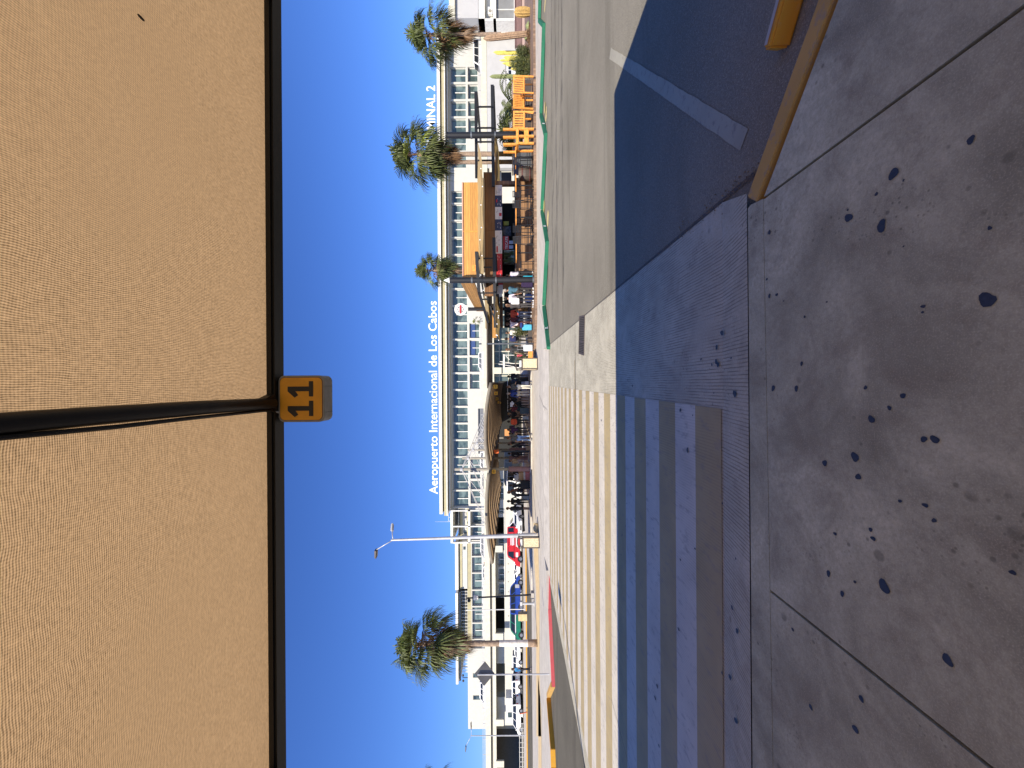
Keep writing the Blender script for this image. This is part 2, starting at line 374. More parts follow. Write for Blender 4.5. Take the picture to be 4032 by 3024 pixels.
# drain grate
gr = thing('drain_grate', 'steel slatted drain grate set in the sunlit concrete near the asphalt', 'drain grate', (1.1,8.75,0))
rot = R(-8); mb = MB(); 
def rp(x,y): return (x*math.cos(rot)-y*math.sin(rot), x*math.sin(rot)+y*math.cos(rot))
for (x0,x1,y0,y1) in ((-.44,.44,-.34,-.31),(-.44,.44,.31,.34),(-.44,-.41,-.31,.31),(.41,.44,-.31,.31),(-.15,-.13,-.31,.31),(.13,.15,-.31,.31)):
    mb.prism([rp(x0,y0),rp(x1,y0),rp(x1,y1),rp(x0,y1)], 'z', .001, .014)
mb.build('frame', M['bin_frame'], gr, local=True)
mb = MB()
for i in range(22):
    x = -.405+i*.0385; mb.prism([rp(x,-.31),rp(x+.018,-.31),rp(x+.018,.31),rp(x,.31)], 'z', .002, .012)
mb.build('slats', M['bin_frame'], gr, local=True)
MB().sheet([rp(-.41,-.31),rp(.41,-.31),rp(.41,.31),rp(-.41,.31)], .0015).build('pit', M['dark_void'], gr, local=True)
# gum and oil spots on the near slab, crossing (one ground stain layer)
gum = []
def gs(sx, sy, r, z, ex=1.0, ry=0): gum.append((G(sx, sy, z), r*.8, z, ex, ry))
for sx, sy, r in ((3520,694,.028),(3343,866,.031),(3473,899,.029),(3889,1192,.033),(3825,562,.018),(3340,835,.007),(3453,773,.010),(3637,1217,.012),
  (3046,1535,.022),(3137,1537,.020),(3433,1660,.022),(3368,1808,.026),(3410,1535,.012),(3249,1831,.024),(3557,1568,.018),(3504,1616,.012),(3683,1741,.022),(3640,1740,.018),
  (3381,1886,.02),(3158,1439,.014),(3031,1172,.016),(3060,1167,.016),(3087,1192,.008),(3257,1197,.008),(3031,921,.018),(3021,1106,.012),(3645,2000,.015),(3680,2060,.012),(3546,1983,.012),
  (3264,2266,.018),(3318,2346,.016),(3483,2318,.034),(3368,2300,.012),(3123,2486,.013),(3194,2792,.019),(3393,2760,.02),(3370,2880,.022),(3733,2610,.027),(3990,2267,.012),
  (3290,2110,.013),(3430,2095,.014),(3440,2130,.016),(3560,720,.006),(3170,1255,.01),(3635,1240,.007),(3560,980,.006),(3900,910,.009)):
    gs(sx, sy, r, .1)
for sx, sy, r in ((2683,1619,.026),(2711,1777,.03),(2931,1556,.03),(2825,1430,.028),(2832,1441,.03),(2808,1441,.016),(2765,1419,.02),(2857,1316,.03),(2826,1373,.022),(2493,1522,.03),(2475,1499,.02),
  (2911,1415,.014),(2816,1552,.012),(2732,1640,.012),(2370,1658,.03),(2857,1987,.016),(2676,2482,.026),(2683,2208,.022),(2741,2165,.018),(2591,2705,.03),(2583,2752,.03),(2900,2672,.03),
  (2934,2843,.034),(2942,2490,.024),(2848,2655,.016),(2913,2398,.02),(2466,2075,.02),(2452,2110,.024),(2448,2187,.02),(2598,2940,.024),(2471,1985,.018),(2935,2205,.01)):
    gs(sx, sy, r, 0.0)
mb = MB(); rr = random.Random(5)
for (c, r, z, ex, ry) in gum:
    if z == 0 and c[1] < 2.9: z = .02 + max(0, (2.9-c[1])/.48)*.085
    n = 14; vs = []; ph = rr.random()*6; el = rr.uniform(.75,1.3)
    for i in range(n):
        t_ = 2*math.pi*i/n; q = r*(1+.14*math.sin(2*t_+ph)+.1*math.sin(3*t_+ph*2)+rr.uniform(-.06,.06))
        vs.append((c[0]+math.cos(t_)*q*el*.8, c[1]+math.sin(t_)*q*.85, z+.0105 if z < .01 else z+.0025))
    mb.add(vs, [tuple(range(n))])
tag(mb.build('gum_spots', P('gum', (.022,.028,.042), .5, 0, .3, 60)), 'black flattened chewing gum spots scattered over near paving', 'ground stains', kind='stuff')
# dry grass and grit in the seam between ramp and asphalt
mb = MB(); rr = random.Random(11)
for i in range(420):
    k = rr.random()**1.5; y = 2.5+k*4.0; x = XE-.01+(y-2.9)*.02+rr.gauss(0,.018); a_ = rr.random()*6.28; L = rr.uniform(.01,.05)*(1.3-k); zz = .004+rr.random()*.012
    p0 = Vector((x,y,.002)); p1 = p0+Vector((math.cos(a_)*L, math.sin(a_)*L, zz)); w_ = Vector((-math.sin(a_), math.cos(a_),0))*.0022
    mb.add([p0-w_,p0+w_,p1], [(0,1,2)])
for i in range(60):
    x = XE+rr.gauss(.02,.05); y = 2.45+rr.random()*1.2; a_ = rr.random()*6.28; s_ = rr.uniform(.003,.008)
    mb.box(x,x+s_,y,y+s_,.0,.004+s_*.5)
tag(mb.build('dry_grass', P('straw', (.22,.16,.09), .95, 0, .4, 30)), 'dry grass clippings and grit in the seam beside the asphalt', 'dry grass', kind='stuff')
groove((XE-.01,2.5),(1.66,16.6), .03, .0012, jt, 'seam')
# ---- far side: red, yellow and green kerbs with the walk behind them ----
red = [G(2164,2254), G(2186,2707)]; crn = [G(2186,2707), G(2168,2748)]; yel = [G(2168,2748), G(2186,2951), G(2189,3024)]
yel.append((yel[-1][0]-8, yel[-1][1]-4.5))
grn_px = [(2167.5,1365.5),(2147.4,1204),(2161.5,950.5),(2139.8,827),(2155.5,524.8),(2135.7,447.5),(2148,92),(2129,73),(2131,0)]
grn = [G(*p) for p in grn_px]; grn.append((grn[-1][0]+25, grn[-1][1]+1.5))
def wedge_kerb(name, pts, h0, h1, mt, label):
    mb = MB(); a, b = Vector(pts[0]), Vector(pts[-1]); d = (b-a).normalized(); n_ = Vector((-d.y,d.x))
    if n_.y < 0: n_ = -n_
    n_ *= .16
    mb.add([(a.x,a.y,-.01),(b.x,b.y,-.01),(b.x+n_.x,b.y+n_.y,-.01),(a.x+n_.x,a.y+n_.y,-.01),(a.x,a.y,h0),(b.x,b.y,h1),(b.x+n_.x,b.y+n_.y,h1),(a.x+n_.x,a.y+n_.y,h0)],
           [(3,2,1,0),(4,5,6,7),(0,1,5,4),(1,2,6,5),(2,3,7,6),(3,0,4,7)])
    return tag(mb.build(name, mt, bevel=.012), label, 'kerb')
wedge_kerb('kerb', [red[0], (red[0][0]+(red[1][0]-red[0][0])*.35, red[0][1]+(red[1][1]-red[0][1])*.35)], .01, .12, M['kerb_red'], 'tapering start of the red painted kerb beside the crossing')
def front_kerb(name, pts, mt, label, h=.145, wdt=.16, order=1, grp=None):
    mb = MB()
    for a, b in zip(pts[:-1], pts[1:]):
        a, b = Vector(a), Vector(b); d = (b-a).normalized(); n_ = Vector((-d.y,d.x)); n_ = n_ if n_.y > 0 else -n_
        n_ *= wdt; mb.prism([tuple(a),tuple(b),tuple(b+n_),tuple(a+n_)], 'z', -.01, h)
    return tag(mb.build(name, mt, bevel=.01), label, 'kerb', grp)
front_kerb('kerb', [(red[0][0]+(red[1][0]-red[0][0])*.35, red[0][1]+(red[1][1]-red[0][1])*.35), red[1]], M['kerb_red'], 'faded red kerb left of the crossing by the diamond sign', .13)
front_kerb('kerb', crn, M['kerb_yellow'], 'short bright yellow corner kerb at the end of the red kerb', .17)
front_kerb('kerb', yel, M['kerb_orange'], 'orange yellow kerb bending away at the far left', .18)
front_kerb('kerb', grn, M['kerb_green'], 'long green painted kerb zigzagging in front of the wooden bar')
# white stencils on the green kerb
def text_obj(s, size, mt, name, parent, loc, rot, ext=.01, align='CENTER', sx=1.0, sy=1.0, bold=False):
    cu = bpy.data.curves.new('t', 'FONT'); cu.body = s; cu.size = size; cu.extrude = ext; cu.align_x = align; cu.resolution_u = 3
    if bold: cu.offset = size*.012*bold
    to = bpy.data.objects.new('t', cu); COL.objects.link(to); dg = bpy.context.evaluated_depsgraph_get(); dg.update()
    me = bpy.data.meshes.new_from_object(to.evaluated_get(dg)); COL.objects.unlink(to); bpy.data.objects.remove(to)
    me.materials.clear(); me.materials.append(mt)
    me.transform(Matrix.Diagonal((sx, sy, 1, 1)))
    o = bpy.data.objects.new(name, me); COL.objects.link(o); me.transform(Matrix.Translation(loc) @ Matrix.Rotation(rot[2],4,'Z') @ Matrix.Rotation(rot[0],4,'X'))
    if parent is not None: o.parent = parent; o.location = -parent.location
    return o
for s, i0, k, wh in (('TL',0,.42,'near the crossing'),('81',2,.45,'below the red beer board'),('80',4,.45,'below the orange tables')):
    a, b = Vector(grn[i0]), Vector(grn[i0+1]); q = a+(b-a)*k; d = (b-a).normalized(); ang = math.atan2(d.y,d.x); nn_ = Vector((d.y,-d.x)); nn_ = nn_ if nn_.y < 0 else -nn_
    o = text_obj(s, .17, M['text_white'], 'kerb_stencil', None, (q.x+nn_.x*.004, q.y+nn_.y*.004, .012), (R(90),0,ang if d.x > 0 else ang+math.pi), .001, bold=True)
    tag(o, 'white stencilled %s on the green kerb %s' % (s, wh), 'stencil')
# yellow paint remnants where stall lines meet the green kerb
mb = MB(); rr = random.Random(9)
for sx, sy, lx, ly in ((2157,862,.75,.22),(2142,812,.6,.2),(2150,452,.6,.2),(2145,425,.5,.2),(2146,15,.5,.25)):
    c = G(sx, sy); n = 12
    mb.add([(c[0]+math.cos(6.283*i/n)*lx*.5*rr.uniform(.75,1.1), c[1]+math.sin(6.283*i/n)*ly*1.6*rr.uniform(.7,1.1), .001) for i in range(n)], [tuple(range(n))])
struct(mb, 'paint_marks', P('mark_yellow', (.62,.50,.20), .8, 0, .3, 9))
# tyre scuffs
mb = MB()
def scuff(pts, wd):
    for a, b in zip(pts[:-1], pts[1:]):
        a, b = Vector(a), Vector(b); d = (b-a).normalized(); n_ = Vector((-d.y,d.x))*wd/2
        mb.add([(*(a-n_),.0006),(*(b-n_),.0006),(*(b+n_),.0006),(*(a+n_),.0006)], [(0,1,2,3)])
def arc(cx, cy, r, a0, a1, n=16): return [(cx+r*math.cos(R(a0+(a1-a0)*i/n)), cy+r*math.sin(R(a0+(a1-a0)*i/n))) for i in range(n+1)]
tm = NT('tyre_scuff'); tr_ = tm.n.new('ShaderNodeBsdfTransparent'); mx = tm.n.new('ShaderNodeMixShader'); tm.col((.03,.03,.032)); tm.rough(.9)
tm.put(tm.math('MULTIPLY', tm.rng(tm.noise(1.6,4,.7), .35, .75), .42), mx.inputs[0]); tm.l.new(tr_.outputs[0], mx.inputs[1]); tm.l.new(tm.b.outputs[0], mx.inputs[2]); tm.l.new(mx.outputs[0], tm.n['Material Output'].inputs[0]); M['scuff'] = tm.mat
for rr_ in (0,.22): scuff(arc(11,20.5,8.6+rr_,215,285), .13)
scuff(arc(13,22,9.5,225,275), .2); scuff([(3,13.3),(30,13.9)], .35); scuff([(3,11.8),(30,12.0)], .25); scuff([(2.5,14.9),(22,14.6)], .3)
struct(mb, 'tyre_marks', M['scuff'])
# far walk
wy = 58
poly = [(-8.3,16.75),(1.45,16.75)] 
mb = MB()
kp = [(-60,yel[-1][1]+.1)]+[(p[0],p[1]+.13) for p in yel[::-1]]+[(red[1][0],red[1][1]+.13),(red[0][0],red[0][1]+.14)]
gp = [(p[0],p[1]+.14) for p in grn]
allp = kp+[(-8.1,18.0),(1.6,18.0)]+gp+[(80,grn[-1][1]),(80,30.0),(-60,30.0)]
mb.prism(allp, 'z', -.03, .14); struct(mb, 'far_walk', M['walk_concrete'])
mb = MB(); mb.add([(-8.5,16.7,.002),(1.6,16.6,.002),(1.7,18.05,.142),(-8.3,18.05,.142)], [(0,1,2,3)]); struct(mb, 'dropped_walk', M['walk_concrete'])
for a, b in (((-7.4,18.1),(-6.4,24.5)),((-5.6,17),(-3.9,21)),((-1.2,17),(-.6,20.5)),((2.3,16.6),(4.2,20.4)),((-60,21),(1.6,19.9))): groove(a, b, .03, .1435, jt)
lay('sand_strip', [G(2131,2900,.145),G(2124,2620,.145),G(2125,2330,.145),G(2116,2060,.145),G(2095,2060,.145),G(2111,2330,.145),G(2112,2900,.145)], .1455, M['sand'])
lay('sand_bed', [(-70,21.5),(-17.5,20.6),(-17.5,23.2),(-70,24.8)], .1455, M['sand'])
lay('back_walk', [(-70,24.6),(-5.5,27),(-5.5,31),(-70,29.5)], .146, M['walk_concrete'])
lay('back_road', [(-90,30),(90,30),(90,44.5),(-90,44.5)], .06, M['asphalt_dark'])
mb = MB(); mb.box(-90,90,44.6,58,-.05,.16); struct(mb, 'median', M['walk_concrete'])
tag(MB().box(-90,-4,44.45,44.62,0,.19).build('kerb', M['kerb_orange']), 'faded yellow kerb along the far roadway below the parked cars', 'kerb')
lay('terminal_road', [(-120,58),(120,58),(120,90),(-120,90)], .10, M['asphalt_worn'])
mb = MB(); mb.box(-6.3,4.5,28.3,62,-.05,.24); mb.box(-16.5,-6.3,29.6,62,-.05,.239); struct(mb, 'taxi_island', M['walk_concrete'])
# desert bed, right
lay('desert_bed', [(17.5,25),(26,24.3),(60,24.5),(60,57),(20,57)], .16, M['gravel'])
tag(MB().box(40.5,64,46,46.3,.1,.9).box(40.5,64,45.9,46.4,.9,1.0).build('low_wall', [P('maroon', (.20,.12,.11), .8)]), 'low maroon topped wall behind the cactus bed', 'low wall')
# hills
mb = MB(); rr = random.Random(2); n = 60; vs = []
for i in range(n+1):
    x = -1900+3800*i/n; hh = 4+13*abs(math.sin(i*.37)+.5*math.sin(i*1.3+1))+rr.uniform(0,3); vs += [(x,1500,-2),(x,1560,hh),(x,1800,-2)]
mb.add(vs, [(3*i,3*i+3,3*i+4,3*i+1) for i in range(n)]+[(3*i+1,3*i+4,3*i+5,3*i+2) for i in range(n)]); struct(mb, 'hills', P('hill', (.16,.17,.19), .95, 0, .3, .01))

# =================== OUR SHADE CANOPY ===================
can = thing('shade_canopy', 'tan fabric shade canopy on dark steel tubes overhead at stand eleven', 'canopy', (0,0,0))
YB0, YB1, ZB0, ZB1 = 2.165, 2.275, 2.945, 2.992
XL, XR = -8.6, 2.92
MB().box(XL, XR, YB0, YB1, ZB0, ZB1).build('front_beam', M['dark_steel'], can, bevel=.012)
YC = -4.6
RX = (-6.4,-4.3,-2.22,-.10,2.25)
for x in RX:
    mb = MB(); pts = [(x + (.006*math.sin(i*1.1)), YB0 - (YB0-YC)*i/14, 2.952) for i in range(15)]; mb.tube(pts, .031, 14); mb.build('rafter', M['dark_steel'], can, smooth=True)
    mb = MB(); mb.tube([(x-.036, YB0-.02,2.945),(x-.034,1.6,2.94),(x-.036,1.3,2.935),(x-.03,.9,2.935),(x-.04,.3,2.94),(x-.034,-2,2.94)], .008, 8); mb.build('cable', M['dark_steel'], can, smooth=True)
    MB().add([(x-.05,YB0-.001,2.935),(x+.05,YB0-.001,2.935),(x+.03,YB0-.07,2.945),(x-.03,YB0-.07,2.945),(x-.05,YB0-.001,2.985),(x+.05,YB0-.001,2.985),(x+.03,YB0-.07,2.985),(x-.03,YB0-.07,2.985)],
             [(3,2,1,0),(4,5,6,7),(0,1,5,4),(1,2,6,5),(2,3,7,6),(3,0,4,7)]).build('gusset', M['dark_steel'], can)
MB().box(XL, XR, YC-.1, YC, ZB0, ZB1).build('rear_beam', M['dark_steel'], can)
MB().cyl((XR-.04,YB0-.02,2.955),(XR-.04,YC,2.955), .035).build('side_tube', M['dark_steel'], can)
for x in (-6.4,-2.22,2.25): MB().cyl((x,-3.9,.1),(x,-3.9,2.96), .09, n=20).build('post', M['dark_steel'], can, smooth=True)
def fabric(x0, x1, name, mt):
    nx, ny = 40, 60; vs = []; fs = []; rr = random.Random(int(x0*10))
    for j in range(ny+1):
        for i in range(nx+1):
            u = i/nx; v = j/ny; x = x0+(x1-x0)*u; y = YB0+.03-(YB0+.03-YC)*v
            sag = -.012*math.sin(math.pi*u)*math.sin(math.pi*v) + .0025*math.sin(9*u+5*v+x0)*math.sin(14*v+3*u)*math.sin(math.pi*min(1,u*6))*math.sin(math.pi*min(1,max(0,v*8)/2))
            vs.append((x,y,2.997+sag))
    for j in range(ny):
        for i in range(nx): a_ = j*(nx+1)+i; fs.append((a_,a_+1,a_+nx+2,a_+nx+1))
    MB().add(vs, fs).build(name, mt, can, smooth=True)
bx = [XL]+list(RX)+[XR]
for i in range(len(bx)-1): fabric(bx[i], bx[i+1], 'fabric_panel', M['canvas_right'] if bx[i] > -.5 else M['canvas_left'])
# hanging stand number
sg = thing('stand_sign', 'amber box sign with black number 11 hanging from the canopy beam', 'sign', (-.077,2.2,2.68))
def rrect(x0,x1,z0,z1,r,n=6):
    o = []
    for cx,cz,a0 in ((x1-r,z0+r,-90),(x1-r,z1-r,0),(x0+r,z1-r,90),(x0+r,z0+r,180)):
        for i in range(n+1): a_ = R(a0+90*i/n); o.append((cx+r*math.cos(a_), cz+r*math.sin(a_)))
    return o
cx_ = -.077
MB().prism(rrect(cx_-.134,cx_+.134,2.678,2.942,.034), 'y', 2.205, 2.305).build('case', M['alu_rim'], sg, bevel=.002)
MB().prism(rrect(cx_-.121,cx_+.121,2.690,2.930,.026), 'y', 2.2015, 2.2052).build('face', M['sign_amber'], sg)
MB().prism(rrect(cx_-.123,cx_+.123,2.688,2.932,.027), 'y', 2.2022, 2.2054).build('face_border', P('border_brown', (.12,.03,.01), .5), sg)
for dx in (-.055,.057):
    MB().prism([(cx_+dx+.0,2.742),(cx_+dx+.0,2.742)][:0]+[(cx_-.044+dx,2.740),(cx_+.044+dx,2.740),(cx_+.044+dx,2.764),(cx_+.0135+dx,2.764),(cx_+.0135+dx,2.886),(cx_-.0135+dx,2.886),(cx_-.050+dx,2.846),(cx_-.036+dx,2.826),(cx_-.0135+dx,2.842),(cx_-.0135+dx,2.764),(cx_-.044+dx,2.764)], 'y', 2.1995, 2.2022).build('digit', M['black_paint'], sg)
for dx in (-.078,.072): MB().box(cx_+dx-.0008,cx_+dx+.0008,2.212,2.3,2.6765,2.6785).build('case_seam', M['black_paint'], sg)
for dx in (-.08,.07): MB().box(cx_+dx-.012,cx_+dx+.012,2.225,2.26,2.935,2.99).build('hanger', M['dark_steel'], sg)
MB().tube([(-.135,2.15,2.955),(-.15,2.19,2.95),(-.155,2.21,2.944),(-.15,2.225,2.93)], .006, 8).build('cable', M['galv'], sg, smooth=True)
# street lamp standing out of view on the left; its shadow crosses the slab

lf = MB(); lf.sph((1.386,1.443,2.985), .006, .016, .003, 8, 5); tag(lf.build('dry_leaf', P('leaf_spot', (.03,.02,.01), .8)), 'tiny dark leaf stuck to the overhead fabric near its right end', 'leaf')
# =================== LAMP OUT OF VIEW WHOSE SHADOW FALLS ON THE SLAB ===================
def street_lamp(base, h, heads, label, r0=.11, r1=.055, lean=(0,0), grp=None):
    t = thing('street_lamp', label, 'street lamp', base, grp); top = Vector((lean[0], lean[1], h))
    mb = MB(); mb.cyl((0,0,0), top, r0, r1, 14); mb.build('pole', M['galv'], t, smooth=False, local=True)
    for hx, hy, hz, sz in heads:
        q = top + Vector((hx,hy,hz)); a_ = top - Vector((0,0,.12)); MB().tube([a_, a_.lerp(q,.5)+Vector((0,0,.02)), q], .028, 8).build('arm', M['galv'], t, local=True, smooth=True)
        d = Vector((hx,hy,0)).normalized(); n_ = Vector((-d.y,d.x,0)); L, W_ = sz, sz*.62
        mb = MB(); mb.add([q-n_*W_/2+Vector((0,0,-.04)), q+n_*W_/2+Vector((0,0,-.04)), q+n_*W_/2+d*L+Vector((0,0,.02)), q-n_*W_/2+d*L+Vector((0,0,.02)),
                q-n_*W_*.4+Vector((0,0,.09)), q+n_*W_*.4+Vector((0,0,.09)), q+n_*W_*.35+d*L*.9+Vector((0,0,.12)), q-n_*W_*.35+d*L*.9+Vector((0,0,.12))],
                [(3,2,1,0),(4,5,6,7),(0,1,5,4),(1,2,6,5),(2,3,7,6),(3,0,4,7)])
        hd = mb.build('lamp_head', M['bin_frame'] if sz > .5 else M['galv'], t, local=True, bevel=.01)
        c = q + d*L*.5; mb = MB(); mb.add([c-n_*W_*.32-d*L*.32+Vector((0,0,-.045)), c+n_*W_*.32-d*L*.32+Vector((0,0,-.045)), c+n_*W_*.32+d*L*.32+Vector((0,0,-.012)), c-n_*W_*.32+d*L*.32+Vector((0,0,-.012))], [(0,1,2,3)])
        mb.build('lens', M['alu_rim'], hd, local=True)
    return t
street_lamp((-11.8,1.6,0), 8.4, [(.1,.9,.1,.7)], 'galvanised street lamp left of the near canopy casting the thin shadow')

# =================== TERMINAL BUILDING ===================
YF = 80.0
def ZX(sx, sy, Y=YF): return PZ(sx, sy, Y)
def XF(sy, Y=YF): return PX(sy, Y)
ter = thing('terminal_building', 'long white airport terminal with glass window rows and rooftop lettering', 'building', (0, YF, 0))
xl, xr = XF(2001), XF(245)
z_rt, z_pb, z_g, z_t, z_w, z_s, z_h = 16.5, 15.9, 15.6, 15.05, 14.88, 14.45, 14.03
roof = MB(); roof.box(xl-.5, xr+4, YF-1.9, YF+18, z_pb, z_rt); roof.build('roof_edge', M['white_paint'], ter)
MB().box(xl-.2, xr+4, YF-1.0, YF+17, z_g, z_pb).build('roof_recess', M['dark_void'], ter)  # near-black colour stands in for the shadow under the roof edge
MB().box(xl-.9, xr+4, YF-1.7, YF+17, z_t, z_g).build('fascia', M['tan_band'], ter)
MB().box(xl-.9, xr+4, YF-1.85, YF+17, z_w, z_t).build('fascia', M['white_paint'], ter)
MB().box(xl-.1, xr+4, YF-.8, YF+17, z_s+.2, z_w).build('soffit_band', M['grey_band'], ter)  # shade below the fascia painted as a grey band
MB().box(xl-.1, xr+4, YF-1.0, YF+17, z_s, z_s+.2).build('soffit_band', M['white_paint'], ter)
wall = MB(); wz1, wz0, lz1, lz0 = 14.03, 10.8, 10.4, 8.3
UE = [(258+4,325.5-4),(325.5+4,393-4),(393+4,460.5-4),(460.5+4,528-4),(528+4,595.5-4),(595.5+4,663-4),(751,797)]
UE += [(803+67.2*k, 803+67.2*k+61) for k in range(7)] + [(1272.5+66.1*k, 1272.5+66.1*k+60) for k in range(11)]
def wall_with_openings(mb, x0, x1, z0, z1, ops, y0, y1):
    """row wall: openings is a list of (xa, xb, za, zb) that share za and zb"""
    ops = sorted(ops); za, zb = ops[0][2], ops[0][3]
    mb.box(x0, x1, y0, y1, zb, z1); mb.box(x0, x1, y0, y1, z0, za); c = x0
    for (a, b, _, _) in ops:
        if a > c+.01: mb.box(c, a, y0, y1, za, zb)
        c = b
    if x1 > c+.01: mb.box(c, x1, y0, y1, za, zb)
up = [(XF(b), XF(a), wz0, wz1) for a, b in UE]
lowk = [(262,321),(330,388),(397,456),(465,524)] + [(1272.5,1330),(1339,1398),(1405,1463),(1471,1530),(1805,1858),(1867,1884),(1893,1926),(1933,1982)]
lo = [(XF(b), XF(a), lz0, lz1) for a, b in lowk]
wall_with_openings(wall, xl, xr, 10.6, z_s, up, YF, YF+.9)
wall_with_openings(wall, xl, xr, 6.0, 10.6, lo, YF, YF+.9)
wall.build('wall', M['cream_wall'], ter)
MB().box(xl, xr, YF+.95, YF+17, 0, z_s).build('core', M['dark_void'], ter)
MB().box(xr-.02, xr+12, YF+.1, YF+17, 0, z_s).build('end_wall', M['cream_wall'], ter)
def window(parent, xa, xb, za, zb, y, film=False, split=True, dark=False):
    mb = MB(); mb.box(xa, xb, y+.55, y+.6, za, zb); o = mb.build('window', M['glass_dark'] if dark else M['glass'], parent)
    mb = MB(); 
    mb.box(xa, xb, y+.47, y+.53, za, za+.10); mb.box(xa, xb, y+.47, y+.53, zb-.10, zb); mb.box(xa, xa+.08, y+.47, y+.53, za+.1, zb-.1); mb.box(xb-.08, xb, y+.47, y+.53, za+.1, zb-.1)
    if split: mb.box((xa+xb)/2-.07, (xa+xb)/2+.07, y+.30, y+.46, za, za+(zb-za)*.72)
    f = mb.build('frame', M['white_paint'], o); f.location = (0,0,0)
    mb = MB(); mb.box(xa+.1, xb-.1, y+.44, y+.50, zb-.42, zb-.12); q = mb.build('transom', M['grey_steel'], o); q.location = (0,0,0)
    if film: mb = MB(); mb.box(xa+.1, xb-.1, y+.40, y+.43, za+(zb-za)*.45, zb-.1); q = mb.build('blue_film', M['blue_film'], o); q.location = (0,0,0)
    return o
for i, (a, b, c, d) in enumerate(up): window(ter, a, b, c, d, YF)
for i, (a, b, c, d) in enumerate(lo): window(ter, a, b, c, d, YF, film=i in (4,5), split=(b-a) > 2)
# ---- roof lettering
def sign_text(s, sy_l, sy_r, sx_base, cap, label, extra=0):
    t = thing('roof_lettering', label, 'sign', (0, YF-1.4, 0))
    o = text_obj(s, cap/.729, M['text_white'], 'letters', t, (0,0,0), (0,0,0), .06, 'LEFT', bold=.5)
    me = o.data; xs = [v.co.x for v in me.vertices]; w0 = max(xs)-min(xs); X0, X1 = XF(sy_l, YF-1.4), XF(sy_r, YF-1.4)
    k = (X1-X0)/w0; z0 = ZX(sx_base, (sy_l+sy_r)/2, YF-1.4)
    me.transform(Matrix.Translation((X0-min(xs)*k, YF-1.4, z0)) @ Matrix.Rotation(R(90),4,'X') @ Matrix.Diagonal((k,1,1,1)))
    o.location = -t.location
    mb = MB(); n = int((X1-X0)/1.1)
    for i in range(n+1):
        x = X0+(X1-X0)*i/n; mb.box(x-.02, x+.02, YF-1.30, YF-1.26, z_rt, z0+.1)
    mb.box(X0, X1, YF-1.38, YF-1.33, z_rt+.12, z_rt+.17); mb.build('supports', M['grey_steel'], t)
    return t
sign_text('Aeropuerto Internacional de Los Cabos', 1943, 1184, 1721, 1.75, 'white letters reading Aeropuerto Internacional de Los Cabos along the roof edge')
sign_text('TERMINAL 2', 590, 336, 1713.5, 1.85, 'white letters reading TERMINAL 2 on the roof behind a palm')
# ---- lower wing to the left
wing = thing('terminal_wing', 'lower left wing of the terminal with flat roof and window row', 'building', (XF(2250), YF, 0))
def wbox(name, sy0, sy1, z0, z1, y0, y1, m): return MB().box(XF(sy1), XF(sy0), y0, y1, z0, z1).build(name, m, wing)
wbox('core', 2001, 2520, 0, 11.1, YF+1.0, YF+16, M['dark_void'])
wbox('wall', 2001, 2520, 10.35, 11.15, YF, YF+1, M['tan_band'])
wbox('frame_top', 2001, 2128, 13.95, 14.4, YF-1.2, YF+12, M['white_paint']); wbox('frame_top', 2001, 2128, 10.36, 10.8, YF-1.2, YF+.0, M['white_paint'])
for sy in (2001, 2062, 2125): wbox('frame_post', sy, sy+4, 6.9, 13.95, YF-1.2, YF-.7, M['white_paint'])
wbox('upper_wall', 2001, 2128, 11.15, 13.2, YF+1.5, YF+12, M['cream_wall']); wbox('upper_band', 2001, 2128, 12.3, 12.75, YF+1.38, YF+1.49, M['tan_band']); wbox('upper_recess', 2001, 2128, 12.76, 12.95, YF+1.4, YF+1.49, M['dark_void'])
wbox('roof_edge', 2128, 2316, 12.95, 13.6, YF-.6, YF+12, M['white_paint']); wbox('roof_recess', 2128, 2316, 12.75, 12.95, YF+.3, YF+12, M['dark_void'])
wbox('fascia', 2128, 2316, 12.2, 12.75, YF-.2, YF+12, M['tan_band']); wbox('fascia', 2128, 2316, 11.15, 12.2, YF-.1, YF+12, M['cream_wall'])
for sy, c in ((2150,1),(2026,0),(2045,0),(2098,1),(2080,0)): wbox('small_window', sy, sy+12, 11.5, 11.95, (YF+1.42) if sy < 2128 else YF-.16, (YF+1.5) if sy < 2128 else YF-.1, M['glass_dark'] if c else M['pale_grey'])
wbox('roof_slab', 2319, 2671, 12.98, 13.45, YF-1.5, YF+10, M['white_paint']); wbox('roof_recess', 2323, 2662, 12.55, 12.98, YF-.6, YF+9, M['grey_steel'])
wbox('terrace_floor', 2316, 2660, 10.9, 11.15, YF+.02, YF+10, M['parapet'])
for i in range(13): sy = 2322+i*26.5; wbox('terrace_post', sy, sy+2.6, 11.15, 12.6, YF+1.2, YF+1.35, M['white_paint'])
wbox('terrace_wall', 2325, 2655, 11.15, 12.55, YF+8.2, YF+8.5, M['dark_void'])
mb = MB()
for i in range(26): x = XF(2328+i*12.7); mb.box(x-.04, x+.04, YF+.06, YF+.12, 11.15, 12.5)
for z in (11.2,11.5,11.8,12.1,12.45): mb.box(XF(2648), XF(2325), YF+.05, YF+.13, z, z+.05)
mb.build('terrace_mesh', M['white_paint'], wing)
wed = [2003,2066,2128,2191,2256,2323,2388,2453,2517]; wops = []
for a, b in zip(wed[:-1], wed[1:]): wops.append((XF(b-2.5), XF(a+2.5), 8.0, 10.35))
mb = MB(); wall_with_openings(mb, XF(2520), XF(2001), 6.0, 10.36, [(a,b,8.0,10.2) for a,b,_,_ in wops], YF, YF+.95); mb.build('wall', M['cream_wall'], wing)
for a, b, c, d in wops: window(wing, a, b, 8.0, 10.2, YF)
